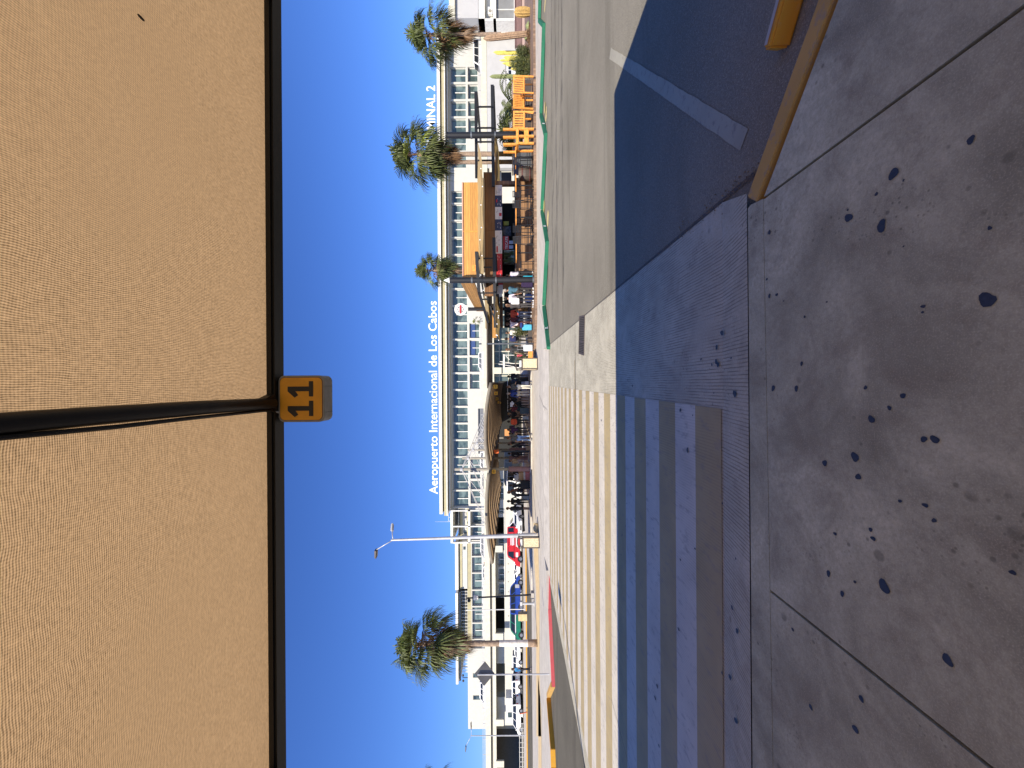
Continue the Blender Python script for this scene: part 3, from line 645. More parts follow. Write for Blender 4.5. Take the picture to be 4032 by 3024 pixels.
# mast and dishes
an = thing('roof_antenna', 'thin white antenna mast with small equipment rack on the wing roof', 'antenna', (XF(2066), YF+2, 14.4))
MB().cyl((XF(2066),YF+2,14.4), (XF(2066),YF+2,18.2), .05, .02, 6).build('mast', M['galv'], an)
mb = MB()
for sy in (2012, 2030, 2048, 2063): mb.bar((XF(sy),YF+2,14.4),(XF(sy),YF+2,15.4),.07,.07)
for z in (14.9,15.35): mb.bar((XF(2063),YF+2,z),(XF(2012),YF+2,z),.07,.07)
mb.build('rack', M['galv'], an)
blk = thing('stair_block', 'plain white stair block with two small dark windows left of the wing', 'building', (XF(2690), YF-1.5, 0))
MB().box(XF(2842), XF(2532), YF-1.6, YF+9, 0, 11.0).build('wall', M['cream_wall'], blk)
for sy in (2629, 2714): 
    w_ = MB().box(XF(sy+14), XF(sy), YF-1.66, YF-1.602, 8.1, 9.9).build('window', M['glass_dark'], blk)
    MB().box(XF(sy+15.5), XF(sy-1.5), YF-1.63, YF-1.603, 8.0, 10.0).build('window_surround', M['grey_band'], blk)
fl = thing('floodlight_cluster', 'small dark cluster of floodlights on the white stair block', 'floodlight', (XF(2696), YF+2, 11.0))
mb = MB(); mb.cyl((XF(2696),YF+2,11),(XF(2696),YF+2,12.6),.07)
for dx, dz in ((-.6,1.7),(.55,1.75),(-.35,2.4),(.5,2.3),(0,2.9)): mb.sph((XF(2696)+dx,YF+1.9,11+dz-.3),.27,.2,.24,8,6)
mb.build('lights', M['car_dark'], fl)

# =================== ELEVATED ROAD ===================
YD = 70.0
dk = thing('elevated_road', 'raised concrete departures road with parapet and railing in front of the terminal', 'bridge', (0, YD, 0))
dx0, dx1 = XF(3400,YD), XF(-500,YD)
xw = XF(660,YD)                                        # right of here the deck stands on a solid wall
MB().box(dx0, dx1, YD, YD+.3, 5.86, 6.82).build('parapet', M['parapet'], dk)
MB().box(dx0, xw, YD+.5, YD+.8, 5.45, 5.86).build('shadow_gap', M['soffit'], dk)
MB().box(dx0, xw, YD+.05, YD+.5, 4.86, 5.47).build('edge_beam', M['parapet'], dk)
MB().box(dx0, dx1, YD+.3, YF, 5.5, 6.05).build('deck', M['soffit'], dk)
mb = MB()
for z in (6.95, 7.12, 7.32): mb.box(dx0, dx1, YD+.12, YD+.17, z, z+.055)
n = 64
for i in range(n+1): x = dx0+(dx1-dx0)*i/n; mb.box(x-.03, x+.03, YD+.11, YD+.18, 6.82, 7.37)
mb.build('railing', M['galv'], dk)
mb = MB(); mb.box(xw, dx1, YD+.06, YD+1, 0, 5.86)
mb.build('retaining_wall', M['pale_grey'], dk)
mb = MB()
for sy in (2992, 2829, 2491, 2147, 1806, 1447, 1110): mb.box(XF(sy+25,YD), XF(sy,YD), YD-.25, YD+.048, 3.5, 4.95)
pr_ = mb.build('pier_caps', M['parapet'], dk)
for sy in (2992, 2829, 2491, 2147, 1806, 1447, 1110): MB().box(XF(sy+25,YD), XF(sy,YD)+.05, YD+.06, YD+1.4, .1, 3.6 if sy < 1500 else 3.52).build('pier', M['parapet'], dk) if sy in (1447,1110) else None
# white ground floor behind the piers
YG = YD+1.9
gf = thing('arrivals_hall', 'white ground floor hall with dark openings under the raised road', 'building', (0, YG, 0))
def gx(sy): return PX(sy, YG)
ops_full = [(XF(3040,YG),gx(2858)),(gx(2745),gx(2612)),(gx(2490),gx(2352)),(gx(2108),gx(2036))]
cuts = sorted(ops_full); mb = MB(); c = gx(2856)
segs = [(gx(2856),gx(2745)),(gx(2612),gx(2490)),(gx(2352),gx(2108)),(gx(2036),gx(1150)),(gx(1000),gx(655))]
z_lt = PZ(1987, 2300, YG)
wins = [(1165,1215),(1225,1282),(1292,1340),(1350,1400),(1410,1445),(1560,1600),(1610,1660),(1885,1912),(1922,1967),(2000,2022),(2120,2168),(2180,2230),(2240,2290),(2300,2345)]
zw0, zw1 = PZ(1984,2000,YG), PZ(1964,2000,YG)
mb.box(gx(2856), gx(655), YG, YG+1.2, .1, zw0)
for a, b in segs: mb.box(a, b, YG, YG+1.2, zw1+.25, 5.5)
opsall = sorted([(gx(b),gx(a)) for a, b in wins]+[(a,b) for a,b in ops_full[1:]]); c = gx(2856)
for a, b in opsall:
    if a > c: mb.box(c, a, YG, YG+1.2, zw0, zw1+.25)
    c = max(c, b)
mb.box(c, gx(655), YG, YG+1.2, zw0, zw1+.25)
mb.build('wall', M['cream_wall'], gf)
for a, b in wins: window(gf, gx(b), gx(a), zw0, zw1+.2, YG, dark=True)
MB().box(gx(3700), gx(655), YG+7.5, YG+7.6, .1, 5.5).build('back_wall', M['soffit'], gf)
mb = MB()
for i, sy in enumerate((1975,1998,2185,2220,2252,2290,2330,2425)): x = gx(sy); mb.cyl((x,YG-.02,zw0-.75),(x,YG+.02,zw0-.75),.12,n=10)
mb.build('wall_vents', M['grey_band'], gf)
mb = MB(); mb.box(gx(2352), gx(2004), YG-.12, YG, zw0-.12, zw0-.02); mb.build('ledge', M['white_paint'], gf)
zg0, zg1 = .12, PZ(1946,1350,YG)
MB().box(gx(1575), gx(1185), YG-.10, YG-.04, zg0, zg1).build('glass_front', M['glass_dark'], gf)
mb = MB()
for sy in range(1190, 1580, 48): mb.box(gx(sy+4), gx(sy), YG-.20, YG-.105, zg0, zg1)
for z in (2.2, 3.9): mb.box(gx(1575), gx(1185), YG-.19, YG-.103, z, z+.1)
mb.build('glass_front_bars', M['parapet'], gf)
# guard booth
gb = thing('guard_booth', 'small white booth with one window beside the white minivans', 'booth', (PX(2797,67),67.5,.1))
xb0, xb1 = PX(2845,67), PX(2750,67)
MB().box(xb0, xb1, 67, 69, .1, PZ(1992,2797,67)).build('wall', M['white_paint'], gb); MB().box(PX(2824,67), PX(2805,67), 66.93, 66.995, PZ(2016,2797,67), PZ(1999,2797,67)).build('window', M['glass_dark'], gb)
# railing at ground level, far left
mb = MB(); 
for z in (.35,.75): mb.box(PX(3200,60), PX(2850,60), 60, 60.05, z, z+.06)
for i in range(20): x = PX(2850,60)-i*.75; mb.box(x, x+.05, 60, 60.05, .16, .85)
tag(mb.build('low_railing', M['white_paint']), 'low white metal railing beside the far roadway under the dark underpass', 'railing')
# service building, far right
sv = thing('service_building', 'pale concrete block with grey shutters rising at the right edge', 'building', (PX(0,66),66,0))
xs0 = PX(70,66)
MB().box(xs0, xs0+30, 66, 68.5, 7.0, PZ(1792,40,66)).build('upper_block', M['pale_grey'], sv); MB().box(xs0-.25, xs0+30, 65.5, 68.8, PZ(1792,40,66), PZ(1770,40,66)).build('roof_edge', M['parapet'], sv)
za, zb, zc, zd = PZ(2024,40,66), PZ(1953,40,66), PZ(1942,40,66), PZ(1908,40,66)
MB().box(xs0-.35, xs0+30, 66.1, 69, .1, za).box(xs0-.35, xs0+30, 66.1, 69, zb, zc).box(xs0-.35, xs0+30, 66.1, 69, zd, 6.99).box(xs0-.35, xs0, 66.1, 69, za, 6.99).build('wall', M['white_paint'], sv)
mb = MB(); mb.box(xs0, xs0+30, 66.6, 66.7, za, zb); mb.build('shutter', P('shutter', (.25,.25,.24), .5, .2, .1, 1), sv)
MB().box(xs0+1.9, xs0+2.0, 66.5, 66.6, za, zb).build('shutter_rail', M['white_paint'], sv)
MB().box(xs0, xs0+30, 67.2, 67.3, zc, zd).build('recess_wall', M['cream_wall'], sv)
ac = MB().box(xs0+1.2, xs0+2.4, 66.5, 67.0, zc+.15, zc+.95).build('cooling_unit', M['white_paint'], sv); MB().cyl((xs0+1.7,66.48,zc+.55),(xs0+1.7,66.5,zc+.55),.3,n=16).build('fan_grille', M['grey_band'], ac).location = (0,0,0)

# =================== WOODEN BAR ===================
DZ = .28
mb = MB(); mb.prism([(PX(1235,21.7),21.7),(46,21.7),(46,34),(1.5,34),(1.5,24.4),(PX(1410,23.2),23.2)], 'z', .1, DZ)
tag(mb.build('bar_deck', M['deck_planks']), 'brown plank deck under the open air bar', 'deck')
KY = 23.4
bar = thing('bar_kiosk', 'open air bar kiosk clad in orange boards, painted browner in the shade, with menu signs', 'kiosk', (PX(900,KY),KY,DZ))
def kb(name, sx0, sx1, sy0, sy1, y0, y1, m, par=bar):
    return MB().box(PX(sy1,y0), PX(sy0,y0), y0, y1, PZ(sx1,(sy0+sy1)/2,y0), PZ(sx0,(sy0+sy1)/2,y0)).build(name, m, par)
kb('upper_fascia', 1822, 1883, 717, 1091, KY, KY+.12, M['orange_planks']); kb('fascia_post', 1821, 1882, 908, 911, KY-.03, KY-.005, M['orange_wood'])
kb('louvre_vent', 1860, 1873, 1042, 1067, KY-.03, KY-.005, M['orange_wood'])
kb('fascia_cap', 1819.5, 1823.5, 716, 1092, KY-.06, KY+.3, P('pink_edge', (.6,.33,.25), .7))
kb('cream_beam', 1901.5, 1907.5, 700, 1091, KY-.35, KY-.1, M['cream_wall'])
kb('lower_fascia', 1905, 1949, 677, 1091, KY+.02, KY+.14, M['shaded_planks']); kb('lower_fascia_post', 1914, 1949, 899, 905, KY-.01, KY+.015, M['shaded_planks'])
kb('side_column', 1949, 2027, 712, 726, KY, KY+.3, M['bar_planks'])
pan = [(728,769,'menu_white'),(769.5,814,'navy_sign'),(814.5,863,'menu_white'),(863.5,907,'navy_sign'),(907.5,998,'menu_white'),(998.5,1092,'red_sign')]
for a, b, m in pan:
    o = kb('menu_panel', 1949.5, 1977, a, b, KY-.02, KY+.03, M[m]); rr = random.Random(a); mb = MB()
    for k in range(7):
        s = a+4+rr.random()*(b-a-14); wd = rr.uniform(4,9); xx = 1954+rr.randrange(4)*5.2
        mb.box(PX(s+wd,KY), PX(s,KY), KY-.032, KY-.021, PZ(xx+1.3,s,KY), PZ(xx,s,KY))
    q = mb.build('menu_print', M['grey_steel'] if m == 'menu_white' else M['menu_white'], o); q.location = (0,0,0)
for a, b, x0, x1 in ((969,993,1954.5,1960.5),(838,850,1965,1975),(785,796,1953,1958)):
    kb('red_mark', x0, x1, a, b, KY-.034, KY-.022, M['red_sign'])
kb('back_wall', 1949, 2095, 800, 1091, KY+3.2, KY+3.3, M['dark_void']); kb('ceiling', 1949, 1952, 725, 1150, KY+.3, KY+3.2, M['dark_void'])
kb('end_wall', 1949, 2095, 1088, 1092, KY+.2, KY+3.2, M['bar_planks'])
ms = kb('brand_board', 1980, 2004, 930, 982, KY+.5, KY+.6, M['red_sign'])
o = text_obj('TECATE', .22, M['menu_white'], 'board_letters', None, (0,0,0), (0,0,0), .01, 'CENTER', bold=True)
o.data.transform(Matrix.Translation((PX(956,KY+.5), KY+.485, PZ(1999.5,956,KY+.5))) @ Matrix.Rotation(R(90),4,'X')); o.parent = ms
for a, b in ((948,960.5),(966,979)): kb('paper_notice', 2004.5, 2021, a, b, KY+.42, KY+.44, P('notice_blue', (.35,.40,.52), .6))
kb('chalk_board', 1980, 2012, 891, 928, KY+.9, KY+1.0, P('chalk', (.06,.065,.09), .6, 0, .8, 9))
kb('bottle_shelf', 1984, 2025, 984, 1036, KY+2.0, KY+2.4, M['stainless']); kb('yellow_board', 1983, 2003, 871, 887, KY+1.5, KY+1.6, P('yellow_panel', (.55,.55,.12), .6))  # last one is a plain yellow board inside the bar
rr = random.Random(4); mb = MB()
for k in range(26):
    s = 990+rr.random()*44; xx = rr.choice((1999,2011,2023)); X_ = PX(s,KY+1.9); Z_ = PZ(xx,s,KY+1.9); mb.cyl((X_,KY+1.9,Z_),(X_,KY+1.9,Z_+.2),.045,.04,8); mb.cyl((X_,KY+1.9,Z_+.2),(X_,KY+1.9,Z_+.3),.018,.015,6)
mb.build('bottles', M['cactus_green'], bar)
kb('bar_front', 2031.5, 2097, 700, 1091, KY-.1, KY+.1, M['bar_planks']); kb('bar_counter', 2027, 2031.3, 690, 1091, KY-.3, KY+.4, M['bin_frame']); kb('kick_board', 2095.3, 2104, 690, 1091, KY-.16, KY-.12, M['bin_frame'])
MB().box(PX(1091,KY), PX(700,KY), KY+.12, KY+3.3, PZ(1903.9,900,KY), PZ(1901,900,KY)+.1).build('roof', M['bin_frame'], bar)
# left return of the kiosk running back, and the rear fascia
mb = MB(); xk = PX(1091,KY); 
mb.add([(xk,KY,3.95),(xk-.1,KY,3.95),(xk-.1+.3,KY+12,3.95),(xk+.3,KY+12,3.95),(xk,KY,4.82),(xk-.1,KY,4.82),(xk+.2,KY+12,4.82),(xk+.3,KY+12,4.82)], [(3,2,1,0),(4,5,6,7),(0,1,5,4),(1,2,6,5),(2,3,7,6),(3,0,4,7)])
mb.build('side_fascia', M['orange_planks'], bar)
kb('rear_fascia', 1925, 1955, 1195, 1330, KY+12, KY+12.1, M['orange_planks']); kb('side_fascia_low', 1908, 1944, 1092, 1165, KY+2.5, KY+2.6, M['shaded_planks'])
kb('menu_panel', 1956, 1980, 1112, 1156, KY+1.0, KY+1.05, M['menu_white']); kb('menu_heading', 1956, 1980, 1112, 1121, KY+.96, KY+.99, M['red_sign'])
kb('rear_counter', 2032, 2078, 1203, 1225, KY+6, KY+6.5, M['orange_planks']); kb('rear_boards', 1969, 1980, 1170, 1290, KY+8, KY+8.1, M['shaded_planks'])
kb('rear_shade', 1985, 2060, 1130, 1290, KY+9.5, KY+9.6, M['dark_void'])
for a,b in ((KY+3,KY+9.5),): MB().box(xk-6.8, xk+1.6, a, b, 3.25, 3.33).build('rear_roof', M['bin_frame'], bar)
# rope of small round bulbs
for nm, pts, lab in (('string_lights', [(1893,670,21.2),(1899,740,21.2),(1893,812,21.2),(1895,900,21.2),(1889,948,21.2),(1897,1010,21.2),(1892,1085,22.3),(1902,1145,22.3)], 'string of small white bulbs along the shade cloth over the bar'),
                     ('string_lights', [(1950,1187,23),(1957,1228,23),(1962,1245,23),(1961,1253,23),(1956,1277,23),(1953,1320,23),(1957,1322,23),(1962,1340,24)], 'string of small white bulbs under the left end of the pergola')):
    t = thing(nm, lab, 'string lights', (PX(pts[0][1],pts[0][2]), pts[0][2], PZ(*pts[0]))); w3 = [(PX(s,y),y-.15,PZ(x,s,y)) for x,s,y in pts]
    MB().tube(w3, .008, 5).build('cord', M['black_paint'], t)
    for q in w3: MB().sph((q[0],q[1]-.02,q[2]-.03), .035, n=8, m=6).build('bulb', M['text_white'], t)
# pergola pillars with steel wings and shade cloths
def pillar(sy, Y, r, sxt, label, cap=False):
    t = thing('steel_pillar', label, 'pillar', (PX(sy,Y), Y, DZ)); x = PX(sy,Y); zt = PZ(sxt,sy,Y)
    MB().cyl((x,Y,DZ),(x,Y,zt),r,n=20).build('shaft', M['black_steel'], t, smooth=False)
    if cap: MB().cyl((x,Y,zt),(x,Y,zt+r*2.0),r*.98,.02,n=20).build('cap', M['white_paint'], t)
    else: MB().cyl((x,Y,zt),(x,Y,zt+.05),r*1.06,n=20).build('cap', M['black_steel'], t)
    for z in (DZ+.0, 2.45, 3.85): MB().cyl((x,Y,z),(x,Y,z+.09),r*1.12,n=20).build('collar', M['grey_steel'], t)
    return t
pillar(531.5, 22.6, .17, 1763, 'thick black steel pillar behind the stacked orange bar tables')
pillar(1102, 22.4, .17, 1771, 'thick black steel pillar with white pointed cap by the blue suitcase', True)
p3_ = pillar(1216, 33, .15, 1846, 'thin black steel pillar carrying a round white sign')
def truss(chords, verts, label):
    t = thing('pergola_frame', label, 'pergola', (chords[0][0][0], chords[0][0][1], DZ))
    for a, b, s_ in chords: MB().bar(a, b, s_, s_*1.5).build('chord', M['black_steel'], t)
    for a, b in verts: MB().bar(a, b, .07, .07).build('strut', M['black_steel'], t)
    return t
def pt(sx, sy, Y): return (PX(sy,Y), Y, PZ(sx,sy,Y))
truss([(pt(1938,335,22.3),pt(1943,735,22.9),.12),(pt(1874,360,22.0),pt(1876,700,26),.12),(pt(1876,364,22.0),pt(1893,560,30),.10),(pt(1942,340,22.3),pt(1955,640,30),.10)],
      [(pt(1876,420,22.2),pt(1938,420,22.3)),(pt(1876,503,22.2),pt(1939,503,22.4)),(pt(1877,558,22.4),pt(1940,558,22.5)),(pt(1882,631,22.7),pt(1941,631,22.8))], 'black steel pergola wing reaching over the orange wooden seats')
truss([(pt(1945,935,22.1),pt(1950,1290,23.2),.12),(pt(1876,990,22.1),pt(1886,1150,22.4),.12),(pt(1886,1150,22.4),pt(1922,1270,24),.10),(pt(1880,995,22.1),pt(1908,1180,30),.08),(pt(1952,1000,22.3),pt(1966,1250,27),.08)],
      [(pt(1885,1017,22.2),pt(1944,1017,22.3)),(pt(1892,1052,22.2),pt(1935,1052,22.3)),(pt(1890,1153,22.4),pt(1948,1153,22.5)),(pt(1900,1178,22.6),pt(1925,1178,22.7)),(pt(1930,1205,23),pt(1958,1290,23.5))], 'black steel pergola wing in front of the kiosk with the white tipped pillar')
def cloth_sheet(pts, label, n=10):
    # four corners bilinear with sag
    a, b, c, d = [Vector(p) for p in pts]; vs = []; fs = []
    for j in range(n+1):
        for i in range(n+1):
            u, v = i/n, j/n; p = a*(1-u)*(1-v)+b*u*(1-v)+c*u*v+d*(1-u)*v; p.z -= .12*math.sin(math.pi*u)*math.sin(math.pi*v)+.03*math.sin(u*17+v*4); vs.append(p)
    for j in range(n):
        for i in range(n): k = j*(n+1)+i; fs.append((k,k+1,k+n+2,k+n+1))
    return tag(MB().add(vs, fs).build('shade_cloth', M['shade_cloth'], smooth=True), label, 'shade cloth')
cloth_sheet([pt(1881,560,23.3),pt(1883,1075,23.3),pt(1903,1078,20.7),pt(1900,640,20.7)], 'tan shade cloth hanging along the front of the orange fascia')
cloth_sheet([pt(1947,520,22.4),pt(1949,735,22.9),pt(1972,735,30),pt(1958,540,28)], 'tan shade cloth stretched low behind the thick pillar on the right')
cloth_sheet([pt(1905,1150,22.5),pt(1925,1210,24),pt(1930,1330,33),pt(1912,1290,33)], 'tan shade cloth rising beside the round white sign')
cloth_sheet([pt(1950,1160,22.5),pt(1952,1300,23),pt(1967,1345,28),pt(1964,1180,28)], 'tan shade cloth hanging low over the people at the left end of the bar')
# round sign
rs = thing('round_sign', 'round white sign with red banner across a dark ship wheel above the pergola', 'sign', (PX(1217.7,33), 32.9, PZ(1814,1217.7,33)))
cx, cz = PX(1217.7,33), PZ(1814,1217.7,33)
MB().cyl((cx,32.9,cz),(cx,33.0,cz),.53,n=36).build('disc', M['white_paint'], rs)
mb = MB(); n = 28
for i in range(n):
    a0, a1 = 2*math.pi*i/n, 2*math.pi*(i+1)/n; mb.add([(cx+math.cos(q)*r,32.893,cz+math.sin(q)*r) for r,q in ((.22,a0),(.26,a0),(.26,a1),(.22,a1))], [(0,1,2,3)])
for i in range(8): a0 = math.pi*i/4; mb.bar((cx+math.cos(a0)*.06,32.893,cz+math.sin(a0)*.06),(cx+math.cos(a0)*.38,32.893,cz+math.sin(a0)*.38),.02,.02)
mb.build('wheel_emblem', M['grey_steel'], rs); MB().box(cx-.36,cx+.36,32.87,32.886,cz-.07,cz+.07).build('banner', M['red_sign'], rs)
# bar tables
def bar_table():
    t = thing('bar_table', 'x', 'table', (0,0,0)); MB().box(-.5,.5,-.3,.3,1.0,1.05).build('table_top', M['orange_wood'], t, local=True, bevel=.006)
    MB().cyl((0,0,.08),(0,0,1.0),.04).build('pedestal', M['black_steel'], t, local=True)
    for a_ in (45,135,225,315): MB().bar((0,0,.1),(math.cos(R(a_))*.33,math.sin(R(a_))*.33,.02),.05,.03).build('foot', M['black_steel'], t, local=True)
    return t
bt = bar_table(); first = True
for sy, lab in ((996,'orange topped bar table left of the red beer board'),(856,'orange topped bar table under the yellow panel'),(731,'orange topped bar table at the right end of the bar front'),(622,'orange topped bar table beside the black stool nearest the orange seats')):
    if first: bt.location = (PX(sy,22.3),22.3,DZ); bt['label'] = lab; bt['group'] = 'tables in front of the bar'; first = False
    else: dup(bt, (PX(sy,22.3),22.3,DZ), 0, lab, 'tables in front of the bar')
def stool():
    t = thing('bar_stool', 'x', 'stool', (0,0,0)); m = M['black_steel']; k = dict(parent=t, local=True)
    for sx_, sy_ in ((-1,-1),(1,-1),(-1,1),(1,1)): MB().bar((sx_*.24,sy_*.24,0),(sx_*.17,sy_*.18,.76 if sx_ > 0 else 1.22),.03,.03).build('leg', m, **k)
    MB().box(-.2,.2,-.2,.2,.74,.79).build('seat', m, **k)
    mb = MB()
    for z in (.85,.93,1.01,1.09,1.17): mb.box(-.20,-.165,-.18,.18,z,z+.045)
    mb.build('back_slats', m, **k)
    mb = MB()
    for z in (.2,.34): mb.bar((-.23,-.23,z),(.23,-.23,z),.022,.022); mb.bar((-.23,.23,z),(.23,.23,z),.022,.022); mb.bar((.23,-.23,z),(.23,.23,z),.022,.022); mb.bar((-.23,-.23,z),(-.23,.23,z),.022,.022)
    mb.build('foot_rails', m, **k); return t
st = stool(); st['label'] = 'black slatted bar stool right of the table at the red beer board'; st['group'] = 'black bar stools'; st.location = (PX(948,22.1),22.1,DZ); st.rotation_euler = (0,0,R(80))
for sy, y, rz, lab in ((908,22.1,95,'black slatted bar stool between the two middle bar tables, left one'),(872,22.9,-40,'black slatted bar stool tucked behind the middle table'),(808,22.1,80,'black slatted bar stool under the white menu panel with a red drawing'),(772,22.2,100,'black slatted bar stool under the navy panel'),
                       (640,22.1,85,'black slatted bar stool beside the brown barrel seat'),(602,22.6,60,'black slatted bar stool behind the orange tables'),(440,22.9,20,'black slatted bar stool between the two orange chairs'),(395,23,10,'black slatted bar stool behind the right orange chair')):
    dup(st, (PX(sy,y),y,DZ), R(rz), lab, 'black bar stools')
lw = thing('low_stool', 'single low black frame stool at the left end of the bar', 'stool', (PX(1050,22.1),22.1,DZ))
for x_ in (-.2,.2):
    for y_ in (-.2,.2): MB().bar((x_*1.1,y_*1.1,0),(x_,y_,.75),.03,.03).build('leg', M['black_steel'], lw, local=True)
MB().box(-.22,.22,-.22,.22,.75,.79).build('seat', M['black_steel'], lw, local=True)
# orange furniture
def slat_chair(label, sy, y, rz, sc_=1.0):
    t = thing('wooden_chair', label, 'chair', (PX(sy,y),y,DZ)); t.rotation_euler = (0,0,R(rz)); m = M['orange_wood']; k = dict(parent=t, local=True)
    for x_, y_, h in ((-.42,-.34,.55),(.42,-.34,.55),(-.42,.34,1.15),(.42,.34,1.15)): MB().bar((x_,y_,0),(x_,y_+(.08 if y_ > 0 else 0),h),.075,.06).build('leg', m, **k)
    mb = MB()
    for i in range(7): mb.box(-.4,.4,-.32+i*.095,-.25+i*.095,.47,.50)
    mb.build('seat', m, **k); mb = MB()
    for i in range(7): x_ = -.39+i*.115; mb.bar((x_,.36,.52),(x_,.44,1.1),.075,.02)
    mb.bar((-.44,.40,1.12),(.44,.40,1.12),.06,.07); mb.bar((-.44,.36,.55),(.44,.36,.55),.06,.07); mb.build('backrest', m, **k)
    for x_ in (-.42,.42): MB().box(x_-.05,x_+.05,-.38,.36,.62,.66).build('armrest', m, **k)
    return t
slat_chair('orange slatted wooden armchair at the right end of the bar deck', 350, 21.95, 172)
slat_chair('orange slatted wooden armchair angled beside the stacked tables', 478, 21.95, 150); slat_chair('orange slatted wooden armchair half hidden between the other two', 425, 22.5, 190)
ot = thing('wooden_table', 'square orange wooden table carrying another table upside down', 'table', (PX(553,21.95),21.95,DZ))
def frame_table(t, z0, flip=False):
    h = .86; f = -1 if flip else 1; m = M['orange_wood']
    for x_ in (-.40,.0,.40): 
        for y_ in (-.36,.36):
            if x_ == 0 and y_ > 0: continue
            MB().box(x_-.05,x_+.05,y_-.05,y_+.05,z0,z0+f*h).build('leg', m, t, local=True)
    MB().box(-.48,.48,-.44,.44,z0+(0 if flip else h),z0+(.07 if flip else h+.07)).build('table_top', m, t, local=True)
frame_table(ot, 0)
mb = MB(); mb.box(-.4,.4,-.38,-.34,.3,.55); mb.build('panel', M['orange_wood'], ot, local=True)
ou = thing('wooden_table', 'orange wooden table stacked upside down with its legs pointing up', 'table', (PX(555,21.95),21.95,DZ+.93))
MB().box(-.48,.48,-.44,.44,0,.07).build('table_top', M['orange_wood'], ou, local=True)
for x_ in (-.42,-.02,.42):
    for y_ in (-.36,.36): MB().box(x_-.05,x_+.05,y_-.05,y_+.05,.07,.80).build('leg', M['orange_wood'], ou, local=True)
for nm, sy0, sy1 in (('orange wood rail between the table stack and the bar', 575, 690),('thin wood rail of the dark fence behind the right orange chair', 315, 500)):
    t = thing('rail_fence', nm, 'fence', (PX(sy0,24.2),24.2,DZ)); x0, x1 = PX(sy1,24.2), PX(sy0,24.2)
    MB().box(x0,x1,24.15,24.25,PZ(2019,400,24.2),PZ(2015,400,24.2)).build('top_rail', M['orange_wood'] if sy0 > 500 else M['bar_planks'], t)
    MB().box(x0,x1,24.18,24.22,DZ,PZ(2020,400,24.2)).build('panel', M['bin_frame'] if sy0 < 500 else M['grey_steel'], t)
mb = MB(); br = thing('barrel_seat', 'dark brown round woven barrel seat beside the wooden table', 'seat', (PX(685,22.8),22.8,DZ)); 
MB().tube([(0,0,0),(0,0,.2),(0,0,.45),(0,0,.7),(0,0,.85)], [.30,.38,.42,.38,.32], 16).build('barrel', M['bin_frame'], br, local=True)
mb = MB(); 
for z in (.2,.65): mb.tube([(0,0,z-.03),(0,0,z+.03)], [.41,.41], 16)
mb.build('hoops', P('hoop', (.10,.03,.025), .6), br, local=True)
mb = MB(); mb.box(PX(718,24.6),PX(678,24.6),24.6,24.7,PZ(2014,700,24.6),PZ(1974,700,24.6)); tag(mb.build('dark_screen', M['car_dark']), 'dark grey screen board right of the wooden column', 'screen')
# =================== PALMS AND DESERT PLANTS ===================
def fan_leaf(mb, base, d, pl, R_, rng, droop, n=20, spread=150, dead=False):
    """a palmate leaf: petiole from base along d, then a fan of narrow folded blades with drooping tips"""
    d = d.normalized(); tip = base + d*pl + Vector((0,0,-pl*.12*droop)); side = d.cross(Vector((0,0,1)))
    if side.length < .1: side = Vector((1,0,0))
    side.normalize(); up = side.cross(d).normalized()
    mb.mi = 2; w_ = side*.018; mb.add([base-w_, base+w_, tip+w_*.6, tip-w_*.6], [(0,1,2,3)])
    mb.mi = 1 if dead else 0
    roll = rng.uniform(-.5,.5); s2 = side*math.cos(roll)+up*math.sin(roll)
    for i in range(n):
        a = R(-spread/2+spread*i/(n-1))+rng.uniform(-.05,.05); q = (d*math.cos(a)+s2*math.sin(a)).normalized(); L = R_*(1-.25*abs(a)/1.4)*rng.uniform(.8,1.1)
        p1 = tip+q*L*.5+Vector((0,0,-L*.05*droop)); p2 = tip+q*L*.8+Vector((0,0,-L*.28*droop)); p3 = tip+q*L*.88+Vector((rng.uniform(-.05,.05),rng.uniform(-.05,.05),-L*.58*droop))
        wv = q.cross(up).normalized()*.03*R_
        mb.add([tip, p1-wv, p1+wv, p2-wv*.6, p2+wv*.6, p3], [(0,1,2),(1,3,4,2),(3,5,4)])
